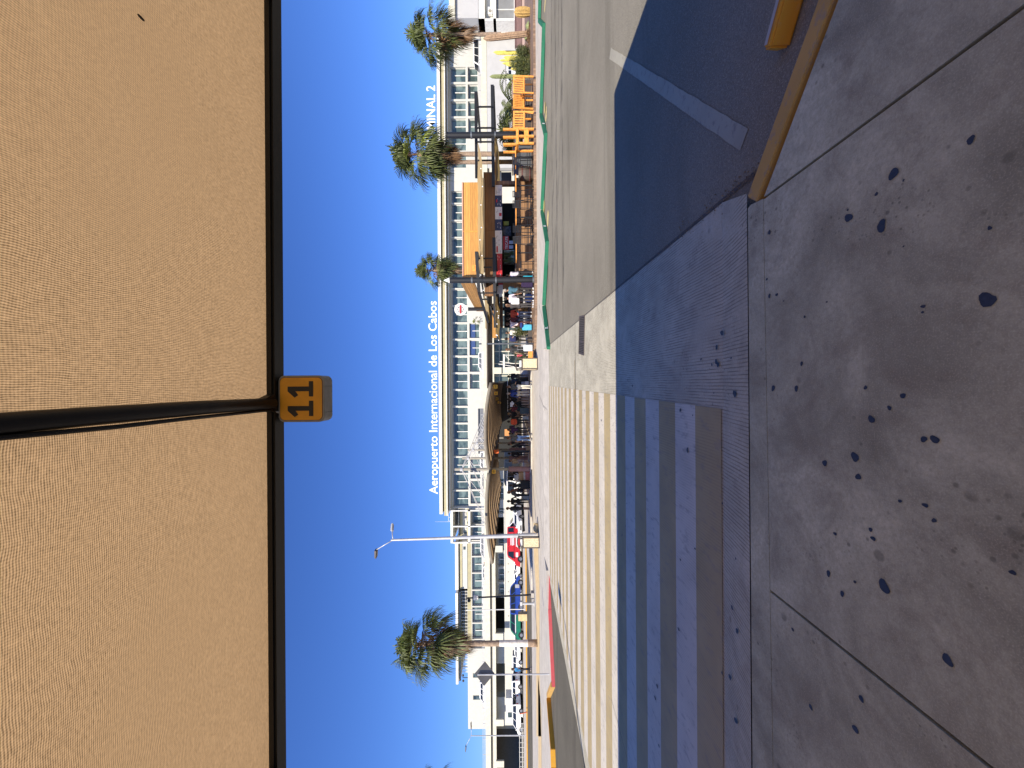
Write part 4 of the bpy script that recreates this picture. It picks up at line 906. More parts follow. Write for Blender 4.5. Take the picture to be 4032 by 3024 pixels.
def fan_palm(label, base, h, rt, rb, leafR, seed, ngreen=34, ndead=40, wash=None, skirt=1.0, lean=(0,0), group='fan palms in front of the terminal', wind=(0,0,0), second=False):
    rng = random.Random(seed); t = thing('palm_tree', label, 'palm tree', base, group)
    pts = []; rs = []
    for i in range(25):
        k = i/24; pts.append((lean[0]*k*k, lean[1]*k*k, h*k)); rs.append((rb+(rt-rb)*min(1,k*1.6)**.7)*(1+rng.uniform(-.04,.04)))
    mb = MB(); mb.tube(pts, rs, 14)
    if wash:
        for i, f in enumerate(mb.f):
            z = sum(mb.v[j][2] for j in f)/len(f)
            if wash[0] < z < wash[1]: mb.m[i] = 1
    mb.build('trunk', [M['trunk'], M['whitewash']], t, local=True, smooth=True)
    if second: MB().tube([(p[0]-.42*(1-.0*p[2]),p[1]+.3,p[2]*.96) for p in pts], [r*.9 for r in rs], 12).build('trunk', M['trunk'], t, local=True, smooth=True)
    top = Vector(pts[-1]); wv = Vector(wind)
    mb = MB()
    for i in range(ngreen):
        el = R(rng.uniform(-75,85)); az = rng.uniform(0,6.283); d = Vector((math.cos(el)*math.cos(az), math.cos(el)*math.sin(az), math.sin(el)))+wv
        lime = rng.random() < .12
        fan_leaf(mb, top+Vector((0,0,rng.uniform(-.2,.25))), d, leafR*rng.uniform(.55,.9), leafR*rng.uniform(.75,1.0), rng, rng.uniform(.5,1.2))
        if lime:
            for k in range(len(mb.m)-60, len(mb.m)): mb.m[k] = 3 if mb.m[k] == 0 else mb.m[k]
    mb.build('crown', [M['palm_green'], M['palm_dead'], M['palm_dead'], M['palm_lime']], t, local=True, fix=False)
    mb = MB()
    for i in range(ndead):
        k = rng.random(); az = rng.uniform(0,6.283); z = -k*skirt*.75/.55; o_ = .55-.25*k; d = Vector((math.cos(az)*o_, math.sin(az)*o_, .35-1.5*k-rng.uniform(0,.5)))
        fan_leaf(mb, top+Vector((math.cos(az)*.12, math.sin(az)*.12, z*.55)), d, leafR*rng.uniform(.2,.42), leafR*rng.uniform(.42,.62), rng, rng.uniform(.8,1.4), 14, 70, True)
    mb.build('dead_skirt', [M['palm_green'], M['palm_dead'], M['palm_dead']], t, local=True, fix=False)
    return t
def gb_(sx, sy, z): x, y = G(sx, sy, z); return (x, y, z)
fan_palm('tall fan palm with whitewashed trunk base beyond the red kerb', gb_(2116,2533,.145), 7.0, .14, .21, 1.45, 1, 64, 60, (.7,2.2), 2.2, wind=(0,0,.1))
fan_palm('fan palm behind the brown weathered cactus at the right end', (PX(135,27.5),27.5,.16), 7.0, .12, .15, 1.35, 2, 60, 60, (1.0,1.9), 2.5)
fan_palm('large bushy fan palm behind the thick pillar covering the word TERMINAL', (PX(606,28.5),28.5,.2), 8.3, .16, .19, 1.6, 3, 84, 60, None, 2.4, lean=(0,0), second=True)
fan_palm('small fan palm rising behind the orange fascia of the bar', (PX(1063,39),39,.1), 9.5, .16, .22, 1.45, 4, 52, 40, None, 2.2)
fan_palm('fan palm at the far left edge with only its crown tip in view', (PX(3130,30),30,.14), 7.7, .16, .24, 1.3, 5, 30, 20)
fan_palm('distant fan palm seen between the raised road and the deck cars', (PX(1262,76),76.5,6.0), 2.4, .1, .14, .8, 9, 14, 4)
def young_palm(label, sy, y, h, seed, n=16, feather=False):
    rng = random.Random(seed); t = thing('young_palm', label, 'palm', (PX(sy,y),y,.2), None)
    MB().tube([(0,0,0),(0,0,h*.35)], [.12,.09], 10).build('trunk', M['trunk'], t, local=True)
    mb = MB()
    for i in range(n):
        az = rng.uniform(0,6.283); el = R(rng.uniform(15,75))
        if not feather: fan_leaf(mb, Vector((0,0,h*.3)), Vector((math.cos(az)*math.cos(el), math.sin(az)*math.cos(el), math.sin(el))), h*.3, h*.5, rng, .8, 16)
        else:
            d = Vector((math.cos(az), math.sin(az), 0)); L = h*rng.uniform(.7,1.0); P_ = [Vector((0,0,h*.35))+d*L*.8*(k/10)+Vector((0,0,L*math.sin(el)*(k/10)*1.3-L*.9*(k/10)**2)) for k in range(11)]
            for k in range(1,11):
                for s_ in (-1,1):
                    sd = d.cross(Vector((0,0,1)))*s_; q = P_[k]+sd*.3*(1-abs(k/10-.5))+Vector((0,0,-.14)); w_ = (P_[k]-P_[k-1])*.22; mb.add([P_[k]-w_, P_[k]+w_, q], [(0,1,2)])
                    q2 = P_[k].lerp(P_[k-1],.5)+sd*.3*(1-abs(k/10-.5))+Vector((0,0,-.12)); mb.add([P_[k].lerp(P_[k-1],.5)-w_, P_[k].lerp(P_[k-1],.5)+w_, q2], [(0,1,2)])
    mb.build('crown', [M['palm_green'], M['palm_dead'], M['palm_green']], t, local=True, fix=False); return t
young_palm('dark feathery young palm arching behind the orange armchairs', 420, 26, 2.9, 21, 26, True)
young_palm('pale young fan palm between the thick pillar and the feathery palm', 520, 26.5, 2.9, 22); young_palm('low young fan palm behind the stacked orange tables', 570, 26, 2.2, 23, 12)
def shrub(name, label, loc, rx, ry, rz, n, mt, seed, cat='shrub', stem=True, leafs=.07):
    rng = random.Random(seed); t = thing(name, label, cat, loc); mb = MB()
    cl = [(rng.uniform(-.7,.7), rng.uniform(-.7,.7), rng.uniform(.2,.85), rng.uniform(.25,.45)) for _ in range(14)]
    for i in range(n):
        c = rng.choice(cl); th = rng.uniform(0,6.283); ph = rng.uniform(-1.2,1.5); r = c[3]*rng.uniform(.6,1.05)
        p = Vector(((c[0]+r*math.cos(ph)*math.cos(th))*rx, (c[1]+r*math.cos(ph)*math.sin(th))*ry, max(.02,(c[2]+r*math.sin(ph))*rz)))
        d = Vector((rng.gauss(0,1),rng.gauss(0,1),rng.gauss(.6,.7))).normalized()*leafs*rng.uniform(.6,1.4); s_ = d.cross(Vector((rng.gauss(0,1),rng.gauss(0,1),.3))).normalized()*leafs*.28
        mb.add([p-s_, p+s_, p+d], [(0,1,2)])
    mb.build('foliage', mt, t, local=True, fix=False); mb = MB()
    for i in range(8): a = rng.uniform(0,6.28); mb.tube([(0,0,0),(math.cos(a)*rx*.3,math.sin(a)*ry*.3,rz*.4),(math.cos(a)*rx*.6,math.sin(a)*ry*.6,rz*.75)], [.02,.014,.006], 5)
    mb.build('stems', M['trunk'], t, local=True); return t
shrub('shrub', 'big loose olive green bush in front of the yellow cactus', (PX(240,25.3),25.3,.16), 1.25, .8, 1.15, 9000, M['shrub_green'], 31)
shrub('shrub', 'dry straw coloured low bush at the foot of the brown cactus', (PX(140,25.0),25.0,.16), .6, .5, .35, 1500, M['palm_dead'], 32, leafs=.06)
def ribbed(mb, h, r, n=12, bulge=0, rings=14, c=(0,0,0)):
    vs = []; fs = []
    for j in range(rings+1):
        k = j/rings; rr_ = r*(1-bulge*(2*k-1)**2)*(math.sqrt(max(0,1-max(0,(k-.85)/.15)**2)) if k > .85 else 1)
        for i in range(n*2):
            a = math.pi*i/n; q = rr_*(1 if i % 2 else .84)+.002; vs.append((c[0]+math.cos(a)*q, c[1]+math.sin(a)*q, c[2]+h*k))
    m_ = n*2
    for j in range(rings):
        for i in range(m_): fs.append((j*m_+i, j*m_+(i+1) % m_, (j+1)*m_+(i+1) % m_, (j+1)*m_+i))
    fs.append(tuple(range(rings*m_, (rings+1)*m_))); mb.add(vs, fs)
def cactus(label, loc, parts, mt, rot=0):
    t = thing('cactus', label, 'cactus', loc); t.rotation_euler = (0,R(rot),0)
    for (x,y,h,r,b) in parts: mb = MB(); ribbed(mb, h, r, 11, b, c=(x,y,0)); mb.build('stem', mt, t, local=True, smooth=False)
    return t
cactus('stout golden ribbed barrel cactus at the right edge', (PX(48,25.2),25.2,.16), [(0,0,1.15,.28,.35)], M['cactus_gold'])
cactus('old brown weathered column cactus leaning in front of a fan palm', (PX(132,25.6),25.6,.16), [(0,0,3.25,.19,.15)], M['cactus_old'], -6)
cactus('single slim green column cactus in front of the white jeep', (PX(301,28),28,.16), [(0,0,2.95,.13,.05)], M['cactus_green'])
cactus('yellow many stemmed organ pipe cactus behind the big bush', (PX(228,27.2),27.2,.16), [(-.5,0,1.75,.09,.05),(-.3,.1,2.0,.08,.05),(-.1,-.1,1.7,.1,.05),(.12,.1,1.9,.09,.05),(.3,0,2.5,.07,.05),(.5,.1,2.65,.08,.05),(-.7,.1,1.4,.09,.05),(.0,.2,2.2,.07,.05)], M['cactus_yellow'])
def rock(label, loc, r, mt, seed):
    rng = random.Random(seed); mb = MB(); mb.sph((0,0,r*.4), r, r*.8, r*.6, 10, 7); mb.v = [(x*rng.uniform(.85,1.15),y*rng.uniform(.85,1.15),z*rng.uniform(.85,1.12)) for x,y,z in mb.v]
    o = mb.build('boulder', mt, smooth=True); o.location = loc; return tag(o, label, 'boulder')
rock('dark boulder left of the whitewashed palm trunk', (PX(143,26.6),26.6,.3), .3, M['cactus_green'], 1); rock('dark green boulder right of the whitewashed palm trunk', (PX(103,26.8),26.8,.15), .32, M['cactus_green'], 2)
rock('pale boulder in the sand by the left bin', (PX(2080,22),22.0,.14), .28, M['sand'], 3)
# sandy mounds around the bed
# =================== VEHICLES ===================
def wheel(t, x, y, r, w_=.22):
    s_ = -1 if y < 0 else 1
    o = MB().cyl((x,y-s_*w_,r),(x,y,r),r,n=18).build('tyre', M['tyre'], t, local=True)
    q = MB().cyl((x,y-.01*s_,r),(x,y+.012*s_,r),r*.62,n=14).build('rim', M['rim'], o, local=True)
def vehicle(kind, paint_, label, loc, rz, name=None, cat=None, L=None, trim=None, scale=1):
    """profiles in x (front = +x) and z; body width and narrower glasshouse"""
    S = {'suv': (4.9,1.95,1.8,[(-2.45,.45),(-2.45,1.05),(-2.35,1.12),(1.2,1.12),(2.25,.98),(2.45,.75),(2.45,.42)],[(-2.38,1.1),(-2.2,1.78),(.35,1.8),(1.25,1.1)],[-1.5,1.55],.36),
         'minivan': (5.1,2.0,1.85,[(-2.55,.4),(-2.55,1.05),(-2.45,1.1),(1.7,1.1),(2.4,.9),(2.55,.65),(2.55,.38)],[(-2.5,1.08),(-2.3,1.78),(.2,1.85),(.9,1.72),(1.85,1.08)],[-1.5,1.6],.34),
         'van': (5.4,2.0,2.3,[(-2.7,.42),(-2.7,1.25),(2.0,1.25),(2.6,1.0),(2.7,.7),(2.7,.4)],[(-2.7,1.23),(-2.65,2.28),(1.0,2.32),(1.4,2.2),(2.1,1.23)],[-1.7,1.75],.36),
         'sedan': (4.6,1.8,1.42,[(-2.3,.38),(-2.3,.82),(-2.15,.92),(1.0,.92),(2.1,.78),(2.3,.6),(2.3,.36)],[(-1.8,.9),(-1.15,1.38),(.15,1.42),(1.15,.9)],[-1.4,1.4],.33),
         'taxi_van': (5.0,1.95,2.0,[(-2.5,.42),(-2.5,1.15),(1.7,1.15),(2.35,.98),(2.5,.7),(2.5,.4)],[(-2.5,1.13),(-2.42,1.95),(.6,2.0),(1.1,1.85),(1.85,1.13)],[-1.55,1.6],.35),
         'pickup': (4.4,1.85,1.85,[(-2.2,.5),(-2.2,1.15),(1.0,1.15),(2.1,1.08),(2.2,.8),(2.2,.5)],[(-2.15,1.13),(-2.1,1.82),(.45,1.85),(.9,1.13)],[-1.3,1.4],.4)}[kind]
    L_, W_, H_, body, cab, wx, wr = S; t = thing(name or kind.replace('_',' ').replace(' ','_'), label, cat or {'suv':'car','minivan':'van','van':'van','sedan':'car','taxi_van':'van','pickup':'jeep'}[kind], loc)
    t.rotation_euler = (0,0,R(rz)); t.scale = (scale,)*3
    mb = MB(); mb.prism(body, 'y', -W_/2, W_/2)
    bd = mb.build('body', paint_, t, local=True, bevel=.06)
    c = W_/2*.93; c2 = W_/2*.80; n = len(cab); zlo = min(p[1] for p in cab); zhi = max(p[1] for p in cab)
    def wy_(z): return c+(c2-c)*(z-zlo)/(zhi-zlo)
    mb = MB(); mb.add([(p[0],-wy_(p[1]),p[1]) for p in cab]+[(p[0],wy_(p[1]),p[1]) for p in cab], [(i,(i+1)%n,n+(i+1)%n,n+i) for i in range(n)]+[tuple(range(n-1,-1,-1)),tuple(range(n,2*n))]); mb.build('cabin', paint_, t, local=True, bevel=.05)
    # glass: side bands and end screens a little proud of the cabin
    z0, z1 = zlo+.10, zhi-.16
    def xat(z, front):
        pts = sorted(cab, key=lambda p: p[1]); ys = cab
        # front edge: last points; rear edge: first points
        seq = cab[::-1] if front else cab
        for a, b in zip(seq[:-1], seq[1:]):
            if a[1] <= z <= b[1]: return a[0]+(b[0]-a[0])*(z-a[1])/(b[1]-a[1]+1e-9)
        return seq[1][0]
    xr0, xr1, xf0, xf1 = xat(z0,False)+.12, xat(z1,False)+.12, xat(z0,True)-.16, xat(z1,True)-.12
    cuts = [0, .34, .68, 1] if kind != 'sedan' else [0,.5,1]
    for s_ in (-1,1):
        for a, b in zip(cuts[:-1], cuts[1:]):
            xa0, xa1, xb0, xb1 = xr0+(xf0-xr0)*a+.05, xr1+(xf1-xr1)*a+.05, xr0+(xf0-xr0)*b-.05, xr1+(xf1-xr1)*b-.05
            mb = MB(); e = .012; mb.add([(xa0,s_*(wy_(z0)+e),z0),(xb0,s_*(wy_(z0)+e),z0),(xb1,s_*(wy_(z1)+e),z1),(xa1,s_*(wy_(z1)+e),z1),(xa0,s_*(wy_(z0)-.03),z0),(xb0,s_*(wy_(z0)-.03),z0),(xb1,s_*(wy_(z1)-.03),z1),(xa1,s_*(wy_(z1)-.03),z1)], [(0,1,2,3),(7,6,5,4),(0,4,5,1),(1,5,6,2),(2,6,7,3),(3,7,4,0)])
            mb.build('side_window', M['car_glass'], t, local=True)
    for fr, nm in ((True,'windscreen'),(False,'rear_window')):
        xa, xb = xat(z0,fr), xat(z1,fr); o_ = .014 if fr else -.014
        mb = MB(); mb.add([(xa+o_,-wy_(z0)+.12,z0),(xa+o_,wy_(z0)-.12,z0),(xb+o_,wy_(z1)-.1,z1),(xb+o_,-wy_(z1)+.1,z1)], [(0,1,2,3)]); mb.build(nm, M['car_glass'], t, local=True)
    for x in wx:
        for y in (-W_/2+.0, W_/2-.0): wheel(t, x, y, wr)
        MB().cyl((x,-W_/2-.006,wr+.02),(x,W_/2+.006,wr+.02),wr+.07,n=18).build('wheel_arch', M['black_paint'], t, local=True)
    for y in (-.68,.68):
        MB().box(L_/2-.08,L_/2+.02,y-.2,y+.2,.68,.86).build('headlight', M['lamp_clear'], t, local=True, bevel=.02); MB().box(-L_/2-.02,-L_/2+.05,y*1.15-.09,y*1.15+.09,.8,1.1).build('tail_light', M['lamp_red'], t, local=True)
    MB().box(L_/2-.05,L_/2+.025,-.35,.35,.46,.6).build('grille', M['black_paint'], t, local=True)
    for y in (-W_/2-.1,W_/2+.1): MB().box(cab[-1][0]-.45,cab[-1][0]-.3,y-.09,y+.09,zlo+.05,zlo+.2).build('mirror', paint_, t, local=True, bevel=.02)
    return t
def vx(sy, Y): return PX(sy, Y)
cw = M['car_white']; Yv = 66
vehicle('suv', cw, 'white sport utility vehicle partly behind the diamond sign pole', (vx(2722,Yv),Yv,.1), 180, scale=1.05)
vehicle('minivan', cw, 'white minivan with dark windows parked in front of the guard booth', (vx(2815,64),64,.1), 180)
vehicle('minivan', cw, 'white minivan parked just left of the whitewashed palm trunk', (vx(2626,67.5),67.8,.1), 180, scale=.95)
vehicle('sedan', cw, 'white sedan just beside the whitewashed palm trunk', (vx(2560,64.5),64.5,.1), 180)
vehicle('sedan', cw, 'white sedan half hidden between the palm trunk and the green van', (vx(2500,66),66,.1), 180)
gv = vehicle('taxi_van', M['car_green'], 'green and white taxi van beside the beige planter box', (vx(2447,56),56,.16), 205, scale=.98)
MB().box(-2.2,1.5,-1.0,1.0,1.13,1.24).build('white_band', cw, gv, local=True); MB().box(-2.45,.9,-.75,.75,1.99,2.03).build('roof_panel', cw, gv, local=True)
bv = vehicle('taxi_van', M['car_blue'], 'blue airport van with silver stripe behind the dark camera pole', (vx(2343,56),56,.16), 30, scale=.98)
MB().box(.9,1.35,-.99,.99,.6,1.2).build('silver_stripe', M['galv'], bv, local=True); MB().box(-1.3,-.9,-.8,.8,1.96,2.03).build('silver_roof_stripe', M['galv'], bv, local=True)
rv = vehicle('van', M['car_red'], 'bright red rental van with white writing behind the tall lamp post', (vx(2152,57),57,.16), 208, scale=1.0)
def van_text(par, s, size, loc, rz, mt=M['text_white']):
    o = text_obj(s, size, mt, 'lettering', None, (0,0,0), (0,0,0), .004, 'CENTER', bold=True)
    o.data.transform(Matrix.Translation(loc) @ Matrix.Rotation(R(rz),4,'Z') @ Matrix.Rotation(R(90),4,'X')); o.parent = par
van_text(rv, 'AVIS', .52, (-2.79,0,1.28), -90); van_text(rv, 'AVIS', .26, (-2.79,0,1.9), -90)
MB().box(-2.72,-2.705,-.55,.55,1.15,2.2).build('rear_panel', M['car_red'], rv, local=True)
for z, a, b in ((1.75,-1.4,-.1),(1.55,-1.4,-.05),(1.35,-1.3,-.1)): MB().box(a,b,.94,1.004,z-.06,z+.05).build('lettering', M['text_white'], rv, local=True)
for z, a, b in ((.95,-1.2,.1),(.78,-1.0,.2)): MB().box(a,b,1.0,1.008,z-.06,z+.06).build('lettering', M['text_white'], rv, local=True)
MB().box(.9,1.5,1.0,1.01,.72,1.05).build('white_badge', M['text_white'], rv, local=True); MB().box(-1.9,.75,.80,.985,1.32,2.1).build('side_panel', M['car_red'], rv, local=True)
vehicle('sedan', cw, 'white sedan directly left of the red rental van', (vx(2222,63),63,.1), 175); vehicle('sedan', cw, 'white sedan between the red van and the blue van', (vx(2283,65.5),65.5,.1), 180)
vehicle('suv', cw, 'white people carrier with long dark window behind the striped canopy end', (vx(2072,60),60,.16), 0, scale=1.1)
vehicle('sedan', cw, 'white taxi car facing the camera beside the standing group', (vx(2033,47),47,.16), 255)
vehicle('van', cw, 'white van front seen between luggage and the standing group', (vx(1898,46),46,.24), 262, scale=.9)
vehicle('van', M['car_dark'], 'dark grey van in the shade behind the pink mast', (vx(1862,52),52,.24), 200, scale=1.1)
jp = vehicle('pickup', cw, 'white jeep with black roof rack beyond the slim green cactus', (vx(322,58),58,.16), 180, name='jeep', cat='jeep')
mb = MB()
for x in (-2.0,-.9,.4): mb.bar((x,-.8,1.85),(x,-.8,2.1),.04,.04); mb.bar((x,.8,1.85),(x,.8,2.1),.04,.04); mb.bar((x,-.8,2.1),(x,.8,2.1),.04,.04)
for y in (-.8,.8): mb.bar((-2.1,y,2.1),(.9,y,2.1),.05,.05); mb.bar((.9,y,2.1),(1.4,y,1.2),.04,.04)
mb.build('roof_rack', M['black_steel'], jp, local=True)
# on the raised road
for k_, sy, y, sc_, rz, lab in (('van',228,73.2,1.05,180,'white long van on the raised road behind the organ pipe cactus'),('minivan',105,74.5,1.0,180,'white minivan on the raised road behind the right palm trunk'),
    ('suv',1437,73.5,1.05,180,'white sport utility vehicle on the raised road above the hooded litter bin'),('suv',1822,74.5,1.0,180,'white car on the raised road behind the canopy masts'),('sedan',2256,74,1.05,180,'white sedan with black windows on the raised road above the second terrace window'),
    ('minivan',2156,74.5,1.0,180,'white minivan on the raised road left of the tall lamp post'),('suv',2725,73.5,1.15,180,'white sport utility vehicle on the raised road in front of the stair block')):
    vehicle(k_, cw, lab, (vx(sy,y),y,6.05), rz, scale=sc_)
vehicle('sedan', M['car_dark'], 'dark sedan on the raised road behind the front canopy mast', (vx(1900,73),73,6.05), 180)
# dark hood like curved awning over the deck
mb = MB(); mb.box(PX(1785,76),PX(1608,76),75.8,76.5,7.2,8.35); aw = thing('dark_awning', 'long dark grey awning strip on the upper level behind the canopy', 'awning', (PX(1700,76),76,7.2)); mb.build('cover', M['car_dark'], aw)
for k in range(4): MB().box(PX(1785,76),PX(1608,76),75.7,75.79,7.3+k*.28,7.38+k*.28).build('rib', M['grey_steel'], aw)

# =================== TAXI CANOPIES ===================
def taxi_canopy(label, x0, x1, y0, y1, zl, zm, zr, nst):
    t = thing('taxi_canopy', label, 'canopy', ((x0+x1)/2, y0, 0)); n = 14
    def zz(u): return (zl*(1-u)+zr*u) + (zm-(zl+zr)/2)*4*u*(1-u)
    dy = (y1-y0)/nst
    for k in range(nst):
        ya, yb = y0+dy*k, y0+dy*(k+.5); vs = []; fs = []
        for j, (y, dz) in enumerate(((ya,0),(ya+(yb-ya)*.5,-.03),(yb,0))):
            for i in range(n+1): u = i/n; vs.append((x0+(x1-x0)*u, y, zz(u)+dz))
        for j in range(2):
            for i in range(n): a = j*(n+1)+i; fs.append((a,a+1,a+n+2,a+n+1))
        MB().add(vs, fs).build('fabric_strip', M['taxi_cloth'], t, smooth=True)
        vs = []; fs = []
        for y in (yb, ya+dy):
            for i in range(n+1): u = i/n; vs.append((x0+(x1-x0)*u, y, zz(u)))
        for i in range(n): fs.append((i,i+1,n+2+i,n+1+i))
        MB().add(vs, fs).build('dark_strip', M['bin_frame'], t, smooth=True); MB().tube([(x0+(x1-x0)*i/n, yb, zz(i/n)-.05) for i in range(n+1)], .04, 6).build('cross_tube', M['bin_frame'], t, smooth=True)
    MB().tube([(x0+(x1-x0)*i/n, y0-.12, zz(i/n)+.02) for i in range(n+1)], .11, 10).build('edge_tube', P('edge_grey', (.19,.165,.13), .7), t, smooth=True)
    for x, u in ((x0,0),(x1,1)): MB().bar((x,y0,zz(u)-.02),(x,y1,zz(u)-.02),.08,.12).build('side_beam', M['bin_frame'], t)
    return t
taxi_canopy('brown striped barrel canopy over the crowd right of the pink mast', -5.5, .1, 25, 58, 3.12, 3.33, 2.94, 16)
taxi_canopy('brown striped barrel canopy reaching left of the pink mast', -11.6, -5.75, 25, 45, 2.94, 3.27, 3.12, 10)
for i, (sy, y, lab) in enumerate(((1836,28.9,'nearest canopy mast with a pinkish red lower sleeve'),(1795,33.2,'second canopy mast of the receding row'),(1766,37.4,'third canopy mast of the receding row'),(1738,41.6,'fourth canopy mast of the receding row'),(1716,45.8,'farthest canopy mast of the receding row'))):
    x = -6.4; t = thing('canopy_mast', lab, 'mast', (x,y,.24), 'masts between the striped canopies'); zt = 5.95
    MB().cyl((0,0,0),(0,0,zt-.24),.12,.10,14).build('shaft', M['grey_band'], t, local=True, smooth=True); MB().cyl((0,0,0),(0,0,1.65),.19,n=16).build('sleeve', P('mast_pink', (.24,.13,.12), .6), t, local=True)
    MB().cyl((0,0,0),(0,0,.03),.3,n=16).build('base_plate', M['galv'], t, local=True)
    for k, (px_, py_, pz_) in enumerate(((6.4,1.0,-2.5),(4.2,.2,-2.2),(3.0,-.2,-2.3),(-7.0,1,-2.6),(-5.6,.2,-2.4),(-3.0,-.2,-2.3))):
        if i > 1 and k in (1,4): continue
        MB().cyl((0,0,zt-.75),(px_*.9,py_,zt-.6+pz_),.022 if k not in (0,) else .03,n=6).build('stay', M['galv'], t, local=True)
    MB().cyl((0,0,zt-.85),(0,0,zt-.65),.15,n=12).build('collar', M['galv'], t, local=True)
mb = thing('signal_column', 'slim black column with an orange box under the canopy', 'column', (PX(1777,30.6),30.6,.24))
MB().box(-.06,.06,-.06,.06,0,2.9).build('column', M['black_steel'], mb, local=True); MB().box(-.14,.14,-.1,-.061,2.45,2.85).build('orange_box', P('orange_box', (.62,.12,.02), .5), mb, local=True)
# numbered stand signs under the canopies
def stand_sign(num, sx, sy, size, label, grp='numbered stand signs under the far canopies'):
    Y = F*.27/size; x, z = PX(sy,Y), PZ(sx,sy,Y)
    t = thing('stand_sign', label, 'sign', (x,Y,z), grp); MB().prism(rrect(-.135,.135,-.135,.135,.03,3), 'y', 0, .09).build('case', M['sign_yellow'], t, local=True)
    o = text_obj(num, .2, M['black_paint'], 'digits', None, (0,0,0), (0,0,0), .002, 'CENTER', bold=2); o.data.transform(Matrix.Translation((0,-.006,-.075)) @ Matrix.Rotation(R(90),4,'X')); o.parent = t
    MB().box(-.01,.01,.03,.05,.135,.5).build('hanger', M['black_steel'], t, local=True)
for num, sx, sy, sz, lab in (('10',1951,1522,15,'yellow sign numbered 10 at the right end of the crowded canopy'),('9',1953,1548,13,'yellow sign numbered 9 second from the right end'),('8',1956.5,1570,11,'yellow sign numbered 8 third from the right end'),
    ('7',1961,1583.5,9.5,'yellow sign numbered 7 beside the small 5'),('5',1968.5,1585.5,7.6,'small yellow sign numbered 5 overlapping the 7'),('4',1972.5,1595,7,'small yellow sign numbered 4 below the 5'),('6',1963,1602.5,8,'dim amber sign numbered 6 farther into the shade'),
    ('3',1975,1603,6.5,'small amber sign numbered 3 deep in the shade'),('2',1979,1610.5,6,'tiny amber sign numbered 2 deep in the shade'),('1',1983,1615,5.6,'tiny amber sign numbered 1 at the end of the row'),
    ('10',1944,1857,14.5,'yellow sign numbered 10 left of the pink mast'),('9',1946,1845,11,'yellow sign numbered 9 hidden behind the pink mast')):
    stand_sign(num, sx, sy, sz, lab)
# =================== POSTS, BINS, SIGNS ===================
def bin_(label, sx, sy0, sy1, z, w_, dp, h, hood, rz):
    x, y = G(sx, (sy0+sy1)/2, z); t = thing('litter_bin', label, 'litter bin', (x,y,z)); t.rotation_euler = (0,0,R(rz)); k = dict(parent=t, local=True)
    mb = MB(); f = .045
    for sx_ in (-1,1):
        for sy_ in (-1,1): mb.box(sx_*w_/2-sx_*f,sx_*w_/2,sy_*dp/2-sy_*f,sy_*dp/2,0,h)
    for z_ in (0,h-.06): mb.box(-w_/2+f,w_/2-f,-dp/2,-dp/2+f,z_,z_+.06); mb.box(-w_/2+f,w_/2-f,dp/2-f,dp/2,z_,z_+.06); mb.box(-w_/2,-w_/2+f,-dp/2+f,dp/2-f,z_,z_+.06); mb.box(w_/2-f,w_/2,-dp/2+f,dp/2-f,z_,z_+.06)
    mb.build('frame', M['bin_frame'], **k); mb = MB(); mb.box(-w_/2+.02,w_/2-.02,-dp/2+.02,dp/2-.02,.05,h-.05); mb.build('pebble_panel', M['pebble'], **k)
    for sx_ in (-1,1):
        for sy_ in (-1,1): MB().box(sx_*w_/2-sx_*f,sx_*w_/2-0,sy_*dp/2-sy_*f,sy_*dp/2,h,h+hood).build('hood_post', M['bin_frame'], **k)
    mb = MB(); n = 8; vs = [(-w_/2-.03+(w_+.06)*i/n, 0, h+hood+.09*math.sin(math.pi*i/n)) for i in range(n+1)]
    mb.prism([(v[0],v[2]) for v in vs]+[(v[0],v[2]-.05) for v in vs[::-1]], 'y', -dp/2-.02, dp/2+.02); mb.build('hood', M['bin_frame'], **k)
    MB().box(-w_*.3,w_*.3,-dp*.3,dp*.3,h,h+.12).build('liner', M['white_paint'], **k); return t
bin_('pebble sided litter bin at the foot of the tall lamp post', 2124, 2105, 2165, .14, .56, .56, .95, .2, 14)
bin_('pebble sided litter bin with curved brown hood near the crossing corner', 2117, 1411, 1458, .14, .62, .58, .92, .27, 6)
b_ = G(2120,2131,.14); lp = street_lamp((b_[0],b_[1]+.9,.14), 8.75, [(-.62,.1,.92,.52),(.42,.3,.03,.45)], 'tall leaning galvanised lamp post with two heads behind the left litter bin', .13, .06, lean=(-.25,0))
street_lamp((PX(2896,54),54,.16), 7.6, [(-1.4,0,.62,.75),(1.05,0,-.14,.8)], 'double armed street lamp on the median in front of the underpass', .09, .05)
ds = thing('road_sign', 'back of a grey diamond road sign on a thin pole by the red kerb', 'road sign', (*G(2165,2663,.13),.13)); bx_, by_ = G(2165,2663,.13)
MB().cyl((bx_,by_+.1,.13),(bx_,by_+.1,3.1),.028,n=10).build('pole', M['galv'], ds)
cz_ = PZ(1907,2671,by_); ca, sa = math.cos(R(42)), math.sin(R(42)); mb = MB(); hd = .41; pl_ = [(0,hd),(hd,0),(0,-hd),(-hd,0)]
mb.add([(bx_+p[0]*ca, by_+.16+p[0]*sa, cz_+p[1]) for p in pl_]+[(bx_+p[0]*ca+.003, by_+.164+p[0]*sa, cz_+p[1]) for p in pl_], [(0,1,2,3),(7,6,5,4),(0,4,5,1),(1,5,6,2),(2,6,7,3),(3,7,4,0)]); mb.build('plate', P('sign_back', (.17,.16,.15), .5, .4), ds)
MB().bar((bx_,by_+.12,cz_-.40),(bx_,by_+.12,cz_+.12),.05,.05).build('bracket', M['bin_frame'], ds)
cp = thing('camera_pole', 'dark camera pole with white box on a concrete footing beside the grey post', 'pole', (PX(2342,27.3),27.3,.14)); px_ = PX(2342,27.3); zt = PZ(1836,2355,27.3)
